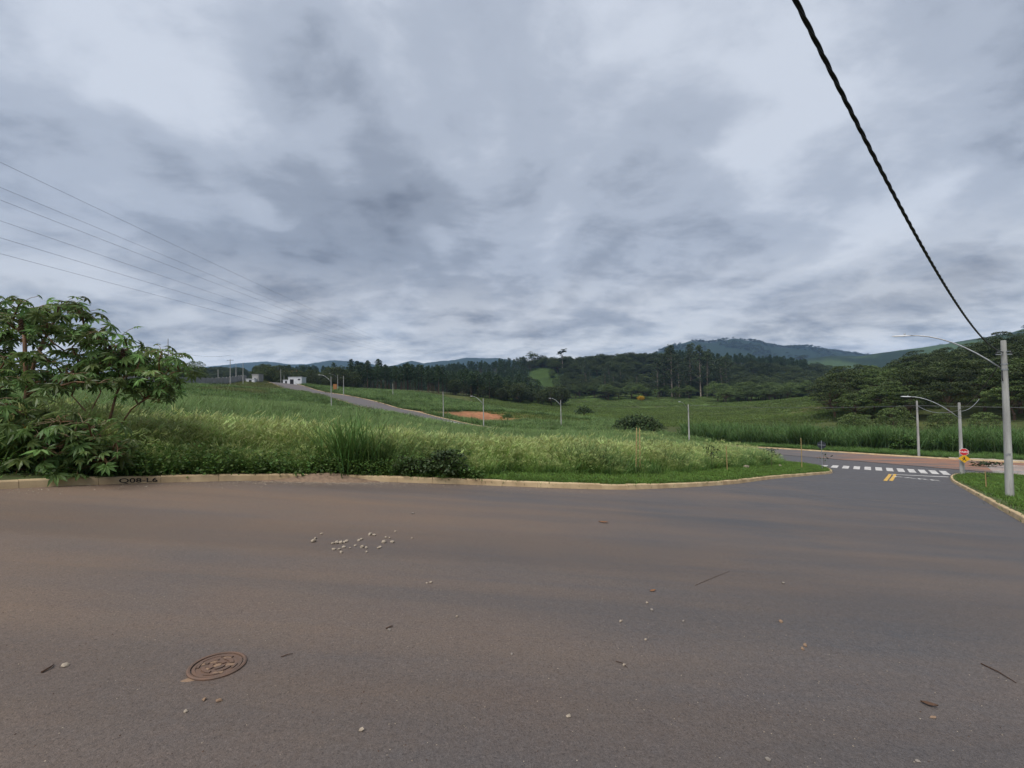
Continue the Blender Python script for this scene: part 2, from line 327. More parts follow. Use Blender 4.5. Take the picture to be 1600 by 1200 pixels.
# ------------------------------------------------------------------ mesh helpers
def mesh_from(name, V, F, uv=None, mats=(), smooth=False, midx=None):
    me = bpy.data.meshes.new(name)
    V = np.asarray(V, float)
    if isinstance(F, np.ndarray):
        nf, k = F.shape
        me.vertices.add(len(V)); me.vertices.foreach_set('co', V.ravel())
        me.loops.add(nf * k); me.loops.foreach_set('vertex_index', F.ravel().astype(np.int32))
        me.polygons.add(nf); me.polygons.foreach_set('loop_start', (np.arange(nf) * k).astype(np.int32))
        me.polygons.foreach_set('loop_total', np.full(nf, k, np.int32))
        me.update(calc_edges=True)
        lv = F.ravel()
    else:
        me.from_pydata([tuple(v) for v in V], [], [tuple(f) for f in F]); me.update()
        lv = np.empty(len(me.loops), np.int32); me.loops.foreach_get('vertex_index', lv)
    if uv is not None:
        l = me.uv_layers.new(name='UVMap'); l.data.foreach_set('uv', np.asarray(uv, float)[lv].ravel())
    for m in mats: me.materials.append(m)
    if midx is not None: me.polygons.foreach_set('material_index', np.asarray(midx, np.int32))
    if smooth: me.polygons.foreach_set('use_smooth', np.ones(len(me.polygons), bool))
    return me
def link(name, me, parent=None, loc=None, rot=None):
    o = bpy.data.objects.new(name, me); C.objects.link(o)
    if loc is not None: o.location = loc
    if rot is not None: o.rotation_euler = rot
    if parent is not None: o.parent = parent
    return o
def tag(o, label=None, cat=None, group=None, kind=None):
    for k, v in (('label', label), ('category', cat), ('group', group), ('kind', kind)):
        if v: o[k] = v
    return o
def empty(name, loc, rz=0):
    o = bpy.data.objects.new(name, None); C.objects.link(o); o.location = loc; o.rotation_euler = (0, 0, rz)
    o.empty_display_size = 0.2; return o
class MB:
    def __init__(s): s.V = []; s.F = []
    def add(s, V, F):
        b = len(s.V); s.V += [tuple(v) for v in V]; s.F += [tuple(i + b for i in f) for f in F]; return s
    def box(s, a, b):
        x0, y0, z0 = a; x1, y1, z1 = b
        return s.add([(x0, y0, z0), (x1, y0, z0), (x1, y1, z0), (x0, y1, z0), (x0, y0, z1), (x1, y0, z1), (x1, y1, z1), (x0, y1, z1)],
                     [(3, 2, 1, 0), (4, 5, 6, 7), (0, 1, 5, 4), (1, 2, 6, 5), (2, 3, 7, 6), (3, 0, 4, 7)])
    def tube(s, pts, rad, n=6, cap=True):
        pts = [np.asarray(p, float) for p in pts]; k = len(pts)
        rad = [rad] * k if isinstance(rad, (int, float)) else rad
        V = []; F = []; u = None
        for i, p in enumerate(pts):
            d = pts[min(i + 1, k - 1)] - pts[max(i - 1, 0)]; d = d / (np.linalg.norm(d) + 1e-9)
            if u is None:
                u = np.cross(d, (0, 0, 1)) if abs(d[2]) < .9 else np.cross(d, (1, 0, 0))
            u = u - d * (u @ d); u = u / np.linalg.norm(u); v = np.cross(d, u)
            for j in range(n):
                t = 2 * math.pi * j / n; V.append(p + (u * math.cos(t) + v * math.sin(t)) * rad[i])
        for i in range(k - 1):
            for j in range(n):
                F.append((i * n + j, i * n + (j + 1) % n, (i + 1) * n + (j + 1) % n, (i + 1) * n + j))
        if cap: F.append(tuple(range(n - 1, -1, -1))); F.append(tuple((k - 1) * n + j for j in range(n)))
        return s.add(V, F)
    def lathe(s, prof, n=12, c=(0, 0, 0)):
        V = []; F = []
        for r, z in prof:
            for j in range(n):
                t = 2 * math.pi * j / n; V.append((c[0] + r * math.cos(t), c[1] + r * math.sin(t), c[2] + z))
        for i in range(len(prof) - 1):
            for j in range(n): F.append((i * n + j, i * n + (j + 1) % n, (i + 1) * n + (j + 1) % n, (i + 1) * n + j))
        F.append(tuple((len(prof) - 1) * n + j for j in range(n)))
        return s.add(V, F)
    def build(s, name, mat, parent=None, loc=None, rot=None, smooth=False):
        return link(name, mesh_from(name, s.V, s.F, None, [mat] if mat else [], smooth), parent, loc, rot)
def catmull(P, step):
    P = [np.asarray(p, float) for p in P]; P = [2 * P[0] - P[1]] + P + [2 * P[-1] - P[-2]]
    out = []
    for i in range(1, len(P) - 2):
        p0, p1, p2, p3 = P[i - 1:i + 3]; n = max(4, int(np.linalg.norm(p2 - p1) / step * 2))
        for k in range(n):
            t = k / n
            out.append(0.5 * ((2 * p1) + (-p0 + p2) * t + (2 * p0 - 5 * p1 + 4 * p2 - p3) * t * t + (-p0 + 3 * p1 - 3 * p2 + p3) * t ** 3))
    out.append(P[-2]); out = np.array(out)
    s = np.r_[0, np.cumsum(np.linalg.norm(np.diff(out, axis=0), axis=1))]
    m = max(2, int(s[-1] / step)); q = np.linspace(0, s[-1], m + 1)
    return np.c_[np.interp(q, s, out[:, 0]), np.interp(q, s, out[:, 1])]
def normals2(P):
    d = np.gradient(P, axis=0); d /= np.linalg.norm(d, axis=1)[:, None]
    return np.c_[-d[:, 1], d[:, 0]]           # left-hand normal
def in_poly(x, y, poly):
    r = np.zeros(len(x), bool); n = len(poly); j = n - 1
    for i in range(n):
        xi, yi = poly[i]; xj, yj = poly[j]
        c = ((yi > y) != (yj > y)) & (x < (xj - xi) * (y - yi) / ((yj - yi) or 1e-12) + xi); r ^= c; j = i
    return r
def dist_line(x, y, P):
    best = np.full(len(x), 1e9)
    for (ax, ay), (bx, by) in zip(P[:-1], P[1:]):
        dx, dy = bx - ax, by - ay; l2 = dx * dx + dy * dy + 1e-12
        t = np.clip(((x - ax) * dx + (y - ay) * dy) / l2, 0, 1)
        best = np.minimum(best, (x - ax - t * dx) ** 2 + (y - ay - t * dy) ** 2)
    return np.sqrt(best)

# ------------------------------------------------------------------ road layout
LK = catmull([(-24, -16), (-16, -4), (-11, 4.2), (-9, 7.2), (-8.1, 8.4), (-6.3, 10.0), (-4.3, 10.95), (-1.8, 11.6), (2.4, 12.5), (4.6, 13.6), (8.9, 16.9), (13, 20.9), (18.2, 25.6), (23.5, 30.4),
              (26.8, 35.2), (27.9, 38.7), (27.3, 42.8), (24.5, 49), (20, 56.5), (14.5, 64.5)], 0.5)
RK = catmull([(-14, -19), (-4, -8), (5, 2.2), (10, 7.2), (13.7, 11.1), (18.8, 16.4), (24, 21.8), (29, 27.0), (33.1, 31.2), (36.2, 34.0), (38.7, 35.3), (41.6, 35.2), (45, 33), (52, 26), (62, 16)], 0.5)
farK = [(84, 15), (70, 29.5), (56.1, 43.6), (49.2, 49.8), (43.4, 56.4), (36, 65.6), (27.4, 76.4), (19, 84.5), (8, 90), (-3, 93.6), (-11.5, 98.2), (-16, 103), (-26.7, 114), (-40, 128), (-59, 146.5), (-83, 172), (-109, 200)]
FK = catmull(farK, 1.5)
n_out = 1 if np.hypot(*(FK[20] + normals2(FK)[20])) > np.hypot(*FK[20]) else -1
CW = 9.0 + 4.6 * sstep(41, 50, FK[:, 0]) + 3.0 * (1 - sstep(-10, 5, FK[:, 0]))        # the cross street is wider right of the junction
NK = FK - normals2(FK) * n_out * CW[:, None]     # its near side
MID = (FK + NK) / 2
_k = (MID[:, 0] > 16) & (MID[:, 1] > 10)
main_poly = np.r_[LK, MID[_k][::-1], RK[::-1]]
CPOLY = np.r_[FK, NK[::-1]]
def sd_roads(x, y):
    inside = in_poly(x, y, main_poly)
    d = np.minimum(dist_line(x, y, LK[::2]), dist_line(x, y, RK[::2])); dm = np.where(inside, -d, d)
    dc = np.where(in_poly(x, y, CPOLY), -1.0, 1.0) * np.minimum(dist_line(x, y, FK[::2]), dist_line(x, y, NK[::2]))
    return dm, dc

# ------------------------------------------------------------------ ground sheet
angs = np.r_[np.arange(-61, 61.01, 0.16), np.arange(63, 299, 2.5)]
angs = np.r_[angs]
rad = np.r_[0.0, np.geomspace(0.6, 5600, 230)]
aa, rr_ = np.meshgrid(np.radians(angs), rad, indexing='ij')
gx = (np.sin(aa) * rr_).ravel(); gy = (np.cos(aa) * rr_).ravel()
gz = H(gx, gy)
nr = np.hypot(gx, gy) < 280
dm, dc = np.full(gx.shape, 99.), np.full(gx.shape, 99.)
dm[nr], dc[nr] = sd_roads(gx[nr], gy[nr])
off = np.minimum(-0.22 + 0.34 * sstep(2.6, 4.4, dm), -0.22 + 0.34 * sstep(0.6, 2.6, dc))
gz = gz + off
na, nrad = len(angs), len(rad)
I = np.arange(na * nrad).reshape(na, nrad)
In = np.roll(I, -1, axis=0)
F = np.stack([I[:, :-1], I[:, 1:], In[:, 1:], In[:, :-1]], -1).reshape(-1, 4)
gm = mesh_from('ground', np.c_[gx, gy, gz], F, smooth=True)
# real surface colour by zone: soil under grass, cleared red earth, meadow, marsh, woodland floor, far pasture
col = np.empty((len(gx), 3)); col[:] = (0.060, 0.072, 0.026)
def paint(mask, c):
    mk = np.clip(mask, 0, 1)[:, None]; col[:] = col * (1 - mk) + np.array(c) * mk
f1 = fbm(gx, gy, 60, 3); f2 = fbm(gx, gy, 14, 5)
paint(sstep(-0.1, 0.3, f1) * (np.hypot(gx, gy) < 500), (0.085, 0.098, 0.030))
paint(sstep(70, 100, gy) * (gx < -50) * (gy < 230) * sstep(-0.2, 0.2, f2), (0.115, 0.105, 0.038))
paint(sstep(140, 180, gy) * sstep(0.02, 0.1, gx / np.maximum(gy, 1)) * sstep(-0.3, 0.2, f2 + f1), (0.100, 0.155, 0.038))
paint(sstep(145, 170, gy) * (1 - sstep(215, 260, gy)) * sstep(0.25, 0.4, gx / np.maximum(gy, 1)) * sstep(-0.1, 0.25, f1 + 0.5 * f2), (0.095, 0.075, 0.034))
dsoil = ((gx - -7) / 22.0) ** 2 + ((gy - 127 - 0.30 * (gx + 7)) / 13) ** 2 + 0.7 * f2
paint(1 - sstep(0.6, 1.15, dsoil), (0.30, 0.140, 0.072))
dsoil2 = ((gx - 12) / 16.0) ** 2 + ((gy - 130) / 12) ** 2 + 0.4 * f2
paint((1 - sstep(0.7, 1.1, dsoil2)) * 0.85, (0.17, 0.15, 0.045))
wood = sstep(400, 470, gy) + sstep(420, 600, np.hypot(gx, gy))
paint(wood, (0.017, 0.030, 0.013))
dc2 = ((gx - 40) / 24) ** 2 + ((gy - 480) / 130) ** 2
paint((1 - sstep(0.5, 1.1, dc2 + 0.7 * f2)) * .7, (0.055, 0.090, 0.022))
past = sstep(1050, 1300, gy) * (1 - sstep(2200, 2500, gy)) * sstep(0.55, 0.85, gx / np.maximum(gy, 1)) * sstep(-0.15, 0.1, fbm(gx, gy, 520, 11))
paint(past * 0.9, (0.062, 0.098, 0.034))
ca = gm.color_attributes.new('zone', 'FLOAT_COLOR', 'POINT')
ca.data.foreach_set('color', np.c_[col, np.ones(len(col))].ravel())
def ground_mat():
    m, t, p = new_mat('ground_cover')
    a = t.nodes.new('ShaderNodeVertexColor'); a.layer_name = 'zone'
    g = geo_pos(t)
    n = noise(t, g, 0.9, 6, 0.65); n3 = noise(t, g, 0.05, 8, 0.7)
    c = mix_c(t, 0.7, a.outputs[0], ramp(t, n, [(0.3, 0.35), (0.7, 1.3)]), 'MULTIPLY')
    c = mix_c(t, 0.8, c, ramp(t, n3, [(0.3, 0.45), (0.7, 1.35)]), 'MULTIPLY')
    t.links.new(c, p.inputs['Base Color']); p.inputs['Roughness'].default_value = 0.95; p.inputs['Specular IOR Level'].default_value = 0.1
    bump(t, p, n, 0.6, 0.1)
    return m
gm.materials.append(ground_mat())
ground = tag(link('ground', gm), kind='structure')

# ------------------------------------------------------------------ roads, kerbs, verge
ns = max(len(LK), len(RK))
def resamp(P, n):
    s = np.r_[0, np.cumsum(np.linalg.norm(np.diff(P, axis=0), axis=1))]; q = np.linspace(0, s[-1], n)
    return np.c_[np.interp(q, s, P[:, 0]), np.interp(q, s, P[:, 1])]
def grid_faces(a, b):
    I = np.arange(a * b).reshape(a, b)
    return np.stack([I[:-1, :-1], I[:-1, 1:], I[1:, 1:], I[1:, :-1]], -1).reshape(-1, 4)
# main street: ruled between its two kerbs, up to where it meets the cross street
iL = int(np.argmin(np.hypot(LK[:, 0] - 24.5, LK[:, 1] - 49))); iR = int(np.argmin(np.hypot(RK[:, 0] - 43, RK[:, 1] - 34.4)))
def matched(PL, PR, n):
    a, b = resamp(PL, n), resamp(PR, n); return a, b
a1, b1 = matched(LK[:iL + 1], RK[:iR + 1], 150)
mcols = 24
tt = np.linspace(0, 1, mcols)
P = a1[:, None, :] * (1 - tt)[None, :, None] + b1[:, None, :] * tt[None, :, None]
# continue under the cross street's edge
ext = []
for k in range(1, 13):
    f = k / 12
    e0 = LK[iL] * (1 - f) + np.array([34.0, 61.0]) * f; e1 = RK[iR] * (1 - f) + np.array([47.5, 39.5]) * f
    ext.append(e0[None] * (1 - tt)[:, None] + e1[None] * tt[:, None])
P = np.concatenate([P, np.array(ext)], 0)
px_, py_ = P[..., 0].ravel(), P[..., 1].ravel()
pz_ = H(px_, py_)
pz_ = pz_ - 0.03 * np.where(in_poly(px_, py_, CPOLY), 1, sstep(0, 1, 1 - dist_line(px_, py_, NK)))
road = tag(link('road', mesh_from('road', np.c_[px_, py_, pz_], grid_faces(P.shape[0], mcols), mats=[M['asphalt']], smooth=True)), kind='structure')
w_ = np.linspace(-0.0, 1.0, 9)
Q = FK[:, None, :] * (1 - w_)[None, :, None] + NK[:, None, :] * w_[None, :, None]
qx, qy = Q[..., 0].ravel(), Q[..., 1].ravel()
croad = tag(link('cross_road', mesh_from('cross_road', np.c_[qx, qy, H(qx, qy) + 0.006], grid_faces(len(FK), 9), mats=[M['cross']], smooth=True)), kind='structure')

class KerbLine:
    def __init__(s, P, side):
        s.P = P; s.n = normals2(P) * side
        s.s = np.r_[0, np.cumsum(np.linalg.norm(np.diff(P, axis=0), axis=1))]
        s.z = H(P[:, 0], P[:, 1])
    def at(s, q):
        f = lambda a: np.interp(q, s.s, a)
        p = np.array([f(s.P[:, 0]), f(s.P[:, 1]), f(s.z)]); n = np.array([f(s.n[:, 0]), f(s.n[:, 1])]); n /= np.linalg.norm(n)
        return p, n
PROF = [(0.0, -0.10), (0.0, 0.0), (0.028, 0.125), (0.045, 0.145), (0.15, 0.150), (0.15, -0.10)]
def kerb_piece(KL, q0, q1, nst, org, hj=0.0, oj=0.0):
    V = []; F = []; k = len(PROF)
    for i in range(nst):
        p, n = KL.at(q0 + (q1 - q0) * i / (nst - 1))
        for o, u in PROF: V.append((p[0] + n[0] * (o + oj) - org[0], p[1] + n[1] * (o + oj) - org[1], p[2] + u + (hj if u > 0 else 0) - org[2]))
    for i in range(nst - 1):
        for j in range(k - 1): F.append((i * k + j, (i + 1) * k + j, (i + 1) * k + j + 1, i * k + j + 1))
    F.append(tuple(range(k))); F.append(tuple((nst - 1) * k + j for j in range(k - 1, -1, -1)))
    return V, F
KL, KR = KerbLine(LK, 1), KerbLine(RK, -1)
def kerb(KLN, q0, q1, step):
    p, n = KLN.at(q0); org = p
    root = tag(empty('kerb', org), kind='structure')
    q = q0
    while q < q1 - 0.2:
        e = min(q + step + random.uniform(-.06, .06), q1)
        V, F = kerb_piece(KLN, q + 0.003, e - 0.003, 4, org, random.uniform(-.012, .008), random.uniform(-.007, .007))
        link('kerb_stone', mesh_from('kerb_stone', V, F, None, [M['kerb']]), root); q = e
    return root
def arc_of(KLN, x, y): return float(KLN.s[np.argmin(np.hypot(KLN.P[:, 0] - x, KLN.P[:, 1] - y))])
kerbL = kerb(KL, arc_of(KL, -14, -1), KL.s[-1], 1.0)
kerbR = kerb(KR, arc_of(KR, 5, 2), KR.s[-1], 1.0)
KF = KerbLine(FK, n_out)
kerbF = kerb(KF, 0, KF.s[-1], 6.0)
KN2 = KerbLine(NK, -n_out)
kerbN = kerb(KN2, arc_of(KN2, 13, 80), KN2.s[-1], 6.0)
# verge: the raised strip of lawn soil right behind each kerb
def verge(KLN, q0, q1, name):
    qs = np.arange(q0, q1, 0.6); offs = [0.14, 0.5, 1.2, 2.2, 3.2, 4.2, 5.2]; V = []
    for q in qs:
        p, n = KLN.at(q)
        for o in offs: V.append((p[0] + n[0] * o, p[1] + n[1] * o))
    V = np.array(V); z = H(V[:, 0], V[:, 1]) + np.tile([0.125, 0.135, 0.14, 0.14, 0.13, 0.05, -0.3], len(qs))
    m = plain('verge_soil_' + name, (0.055, 0.085, 0.020), (0.075, 0.070, 0.030), 1.5, 0.95, 0.3, fine=25, coord='world') if 'verge' not in M else M['verge']
    M['verge'] = m
    return tag(link('verge', mesh_from('verge', np.c_[V, z], grid_faces(len(qs), len(offs)), mats=[m], smooth=True)), kind='structure')
verge(KL, arc_of(KL, -14, -1), KL.s[-1] - 4, 'l'); verge(KR, arc_of(KR, 5, 2), KR.s[-1], 'r')

# painted markings, each a thin sheet on the asphalt
def sheet(poly, name, mat, parent, up=0.012):
    """poly: list of quads given as 4 ground points; subdivided so that it follows the road"""
    V = []; F = []
    for q in poly:
        q = np.array(q, float); a = np.linspace(0, 1, 4)
        G = (q[0][None, None] * (1 - a)[:, None, None] * (1 - a)[None, :, None] + q[1][None, None] * a[:, None, None] * (1 - a)[None, :, None]
             + q[2][None, None] * a[:, None, None] * a[None, :, None] + q[3][None, None] * (1 - a)[:, None, None] * a[None, :, None])
        b = len(V); g = G.reshape(-1, 2); z = H(g[:, 0], g[:, 1]) + up
        V += [tuple(t) for t in np.c_[g, z]]; F += [tuple(int(i) + b for i in f) for f in grid_faces(4, 4)]
    return link(name, mesh_from(name, V, F, None, [mat]), parent)
def gpt(px, py):
    """ground point seen at a photo pixel (march along the ray)"""
    d = CM @ np.array([(px - 800) / FPX, (600 - py) / FPX, -1.0]); d /= np.linalg.norm(d)
    s = np.geomspace(1, 400, 4000); X = d[0] * s; Y = d[1] * s; Z = EYE + d[2] * s
    k = np.argmax(Z < H(X, Y)); return np.array([X[k], Y[k]])
for i in range(13):
    f = i / 12.0
    pc = np.array(gpt(1270 + (1476 - 1270) * f, 728 + 11.0 * f ** 1.15))
    t_ = np.array([0.92, -0.39]); t_ /= np.linalg.norm(t_)
    u_ = np.array([DX, DY]) * 1.0
    hw, hl = 0.24, 1.6
    sheet([(pc - t_ * hw - u_ * hl, pc + t_ * hw - u_ * hl, pc + t_ * hw + u_ * hl, pc - t_ * hw + u_ * hl)], 'crosswalk_stripe', M['paint'], road)
a_, b_ = gpt(1392, 741.2), gpt(1482, 745.4); nn_ = np.array([DX, DY]) * 0.22
sheet([(a_ + (b_ - a_) * k / 4 - nn_, a_ + (b_ - a_) * (k + 1) / 4 - nn_, a_ + (b_ - a_) * (k + 1) / 4 + nn_, a_ + (b_ - a_) * k / 4 + nn_) for k in range(4)], 'stop_line', M['paint'], road)
for dx in (0, 9):
    y0, y1 = gpt(1383 + dx, 751.5), gpt(1391 + dx * 0.85, 741)
    s_ = np.array([0.07, -0.06])
    sheet([(y0 - s_, y0 + s_, y1 + s_, y1 - s_)], 'centre_line_stripe', M['ypaint'], road)
def text_mesh(txt, size):
    cu = bpy.data.curves.new('lettering', 'FONT'); cu.body = txt; cu.size = size; cu.align_x = 'CENTER'; cu.offset = 0.012 * size
    o = bpy.data.objects.new('lettering', cu); C.objects.link(o)
    dg = bpy.context.evaluated_depsgraph_get(); me = bpy.data.meshes.new_from_object(o.evaluated_get(dg))
    V = np.array([v.co[:] for v in me.vertices]); Fc = [tuple(p.vertices) for p in me.polygons]
    bpy.data.objects.remove(o); bpy.data.curves.remove(cu); bpy.data.meshes.remove(me)
    return V, Fc
V, Fc = text_mesh('PARE', 1.0)
c0 = gpt(1431, 748.0); tdir = np.array([DY, -DX]); udir = np.array([DX, DY])
V2 = c0[None] + V[:, :1] * tdir[None] * 1.1 + (V[:, 1:2] - 0.35) * udir[None] * 1.9
link('painted_letters', mesh_from('painted_letters', np.c_[V2, H(V2[:, 0], V2[:, 1]) + 0.014], Fc, None, [M['paint']]), road)
# second crossing, on the cross street beyond the lawn, and the one far up the hill
cz = np.array([48.0, 39.2]); tang = np.array([0.70, -0.71]); nor = np.array([0.71, 0.70])
for i in range(11):
    pc = cz + nor * (i - 5) * 1.05
    sheet([(pc - tang * 1.9 - nor * .2, pc + tang * 1.9 - nor * .2, pc + tang * 1.9 + nor * .2, pc - tang * 1.9 + nor * .2)], 'crosswalk_stripe', M['paint'], croad, 0.02)
kmid = MID[int(np.argmin(np.hypot(MID[:, 0] + 14, MID[:, 1] - 97)))]
for i in range(8):
    td = np.array([-0.72, 0.69]); nd = np.array([0.69, 0.72]); pc = kmid + nd * (i - 3.5) * 0.95
    sheet([(pc - td * 1.7 - nd * .24, pc + td * 1.7 - nd * .24, pc + td * 1.7 + nd * .24, pc - td * 1.7 + nd * .24)], 'crosswalk_stripe', M['paint'], croad, 0.02)
# pale pavement slabs behind the far kerb
def pavement(q0, q1, w0, w1):
    qs = np.linspace(q0, q1, 20); V = []
    for q in qs:
        p, n = KF.at(q)
        for o in np.linspace(w0, w1, 4): V.append((p[0] + n[0] * o, p[1] + n[1] * o))
    V = np.array(V); tag(link('pavement', mesh_from('pavement', np.c_[V, H(V[:, 0], V[:, 1]) + 0.16], grid_faces(20, 4), mats=[M['pave']])), kind='structure')
pavement(arc_of(KF, 66, 34), arc_of(KF, 51, 48.5), 0.14, 1.5)
pavement(arc_of(KF, 2, 92), arc_of(KF, -9, 96.5), 0.14, 3.2)

# stencilled plot number on the kerb face
V, Fc = text_mesh('Q08-L6', 0.125)
qt = min(np.linspace(0, KL.s[-1], 6000), key=lambda q: abs((lambda p: (p[0] / p[1]))(KL.at(q)[0]) - az(216)) if KL.at(q)[0][1] > 5 else 9)
Vt = []
for x, y, z in V:
    p, n = KL.at(qt + x * 1.55); t01 = (y + 0.022) / 0.125
    off_ = 0.028 * max(t01, 0) - 0.010
    Vt.append((p[0] + n[0] * off_, p[1] + n[1] * off_, p[2] + y + 0.022))
lo = kerbL.location
link('stencil_lettering', mesh_from('stencil_lettering', np.array(Vt) - np.array(lo), Fc, None, [M['black']]), kerbL)
# smeared, unreadable stencil farther along
qs_ = min(np.linspace(0, KL.s[-1], 6000), key=lambda q: abs((lambda p: (p[0] / p[1]))(KL.at(q)[0]) - az(946)) if KL.at(q)[0][1] > 5 else 9)
mb = MB()
for i in range(9):
    q = qs_ + (i - 4) * 0.035; p, n = KL.at(q); p2, n2_ = KL.at(q + random.uniform(.012, .03))
    u0, u1 = random.uniform(.03, .05), random.uniform(.06, .10)
    mb.add([(p[0] - n[0] * .006 - lo[0], p[1] - n[1] * .006 - lo[1], p[2] + u0 - lo[2]), (p2[0] - n[0] * .006 - lo[0], p2[1] - n[1] * .006 - lo[1], p2[2] + u0 + random.uniform(0, .02) - lo[2]),
            (p2[0] + n[0] * .012 - lo[0], p2[1] + n[1] * .012 - lo[1], p2[2] + u1 - lo[2]), (p[0] + n[0] * .012 - lo[0], p[1] + n[1] * .012 - lo[1], p[2] + u1 - lo[2])], [(0, 1, 2, 3)])
mb.build('smeared_stencil', M['black'], kerbL)

# ------------------------------------------------------------------ scattered ground cover (uncountable): one object each, blades by geometry nodes
def blades(n, hgt, spread, width, lean, seed, segs=3, curve=0.5, jitter=0.35, tipw=0.15):
    r = np.random.default_rng(seed)
    bx, by = r.normal(0, spread, n), r.normal(0, spread, n)
    h = hgt * (1 - jitter + jitter * 2 * r.random(n) * 0.75); th = r.uniform(0, 2 * np.pi, n)
    ln = lean * (0.3 + r.random(n)); wd = width * (0.6 + 0.8 * r.random(n)); u = r.random(n)
    fa = th + r.normal(0, .6, n) + np.pi / 2
    k = segs + 1; t = np.linspace(0, 1, k)
    out = ln[:, None] * h[:, None] * (t[None] * (1 - curve) + curve * t[None] ** 2.2)
    z = h[:, None] * (t[None] - 0.30 * np.minimum(ln[:, None], 1.2) * t[None] ** 2.5)
    cx = bx[:, None] + np.cos(th)[:, None] * out; cyy = by[:, None] + np.sin(th)[:, None] * out
    w = wd[:, None] * ((1 - t[None]) ** 0.7 * (1 - tipw) + tipw) * 0.5
    L_ = np.stack([cx - np.cos(fa)[:, None] * w, cyy - np.sin(fa)[:, None] * w, z], -1); R_ = np.stack([cx + np.cos(fa)[:, None] * w, cyy + np.sin(fa)[:, None] * w, z], -1)
    V = np.stack([L_, R_], 2).reshape(n, 2 * k, 3); base = (np.arange(n) * 2 * k)[:, None, None]
    q = np.arange(segs)[None, :, None] * 2 + np.array([0, 1, 3, 2])[None, None, :]
    F = (base + q).reshape(-1, 4)
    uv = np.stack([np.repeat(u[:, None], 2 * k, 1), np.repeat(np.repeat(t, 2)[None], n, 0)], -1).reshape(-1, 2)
    return V.reshape(-1, 3), F, uv
def cat_parts(*parts):
    V, F, U, MI, b = [], [], [], [], 0
    for i, (v, f, u) in enumerate(parts):
        V.append(v); F.append(f + b); U.append(u); MI.append(np.full(len(f), i)); b += len(v)
    return np.concatenate(V), np.concatenate(F), np.concatenate(U), np.concatenate(MI)
def plume(n, hgt, spread, seed, lean=0.35, size=0.16):
    """seed heads: thin drooping feather of small faces on top of a stalk"""
    r = np.random.default_rng(seed); V, F, U = [], [], []; b = 0
    for i in range(n):
        th = r.uniform(0, 6.28); x, y = r.normal(0, spread, 2); h = hgt * r.uniform(.8, 1.2); l = lean * r.uniform(.3, 1.2); u = r.random()
        dr = np.array([math.cos(th), math.sin(th)])
        fa = r.uniform(0, 3.14); wv = np.array([math.cos(fa), math.sin(fa), 0])
        P = [np.array([x + dr[0] * l * h * t ** 2, y + dr[1] * l * h * t ** 2, h * t * (1 - .12 * l * t)]) for t in (0, .4, .8)]
        tip = P[-1]
        for k in range(2):
            V += [P[k] - wv * .004, P[k] + wv * .004, P[k + 1] + wv * .003, P[k + 1] - wv * .003]; F.append([b, b + 1, b + 2, b + 3]); b += 4
            U += [(u, .35 + .3 * k)] * 2 + [(u, .65 + .2 * k)] * 2
        for k in range(5):
            a = tip + np.array([dr[0], dr[1], .9 - .25 * k]) * size * (0.15 + .22 * k) ; e = a + np.array([dr[0] * .6 + r.normal(0, .25), dr[1] * .6 + r.normal(0, .25), .55 + r.normal(0, .25)]) * size * .75
            s = np.cross(e - a, wv + r.normal(0, .5, 3)); s = s / (np.linalg.norm(s) + 1e-9) * size * .07
            V += [a - s, a + s, e + s * .4, e - s * .4]; F.append([b, b + 1, b + 2, b + 3]); b += 4; U += [(u, .9)] * 2 + [(u, 1.)] * 2
    return np.array(V), np.array(F), np.array(U)
def leafquads(P, size, seed, up=0.5, aspect=0.55, v0=None, droop=0.0):
    """small leaf faces at points P"""
    r = np.random.default_rng(seed); n = len(P)
    nrm = r.normal(0, 1, (n, 3)); nrm[:, 2] = np.abs(nrm[:, 2]) + up * 2; nrm /= np.linalg.norm(nrm, axis=1)[:, None]
    a = np.cross(nrm, r.normal(0, 1, (n, 3))); a /= np.linalg.norm(a, axis=1)[:, None]
    if droop: a[:, 2] -= droop; a /= np.linalg.norm(a, axis=1)[:, None]; nrm -= a * (nrm * a).sum(1)[:, None]
    b = np.cross(nrm, a); s = size * (0.6 + 0.8 * r.random(n))[:, None]
    V = np.stack([P - a * s * .5, P + b * s * aspect * .5, P + a * s * .5, P - b * s * aspect * .5], 1).reshape(-1, 3)
    F = np.arange(4 * n).reshape(n, 4); u = r.random(n); v = r.random(n) if v0 is None else v0
    uv = np.repeat(np.stack([u, v], -1), 4, axis=0)
    return V, F, uv
def variant_coll(name, meshes):
    c = bpy.data.collections.new(name)
    for i, me in enumerate(meshes):
        o = bpy.data.objects.new(name + '_%d' % i, me); c.objects.link(o)
    return c
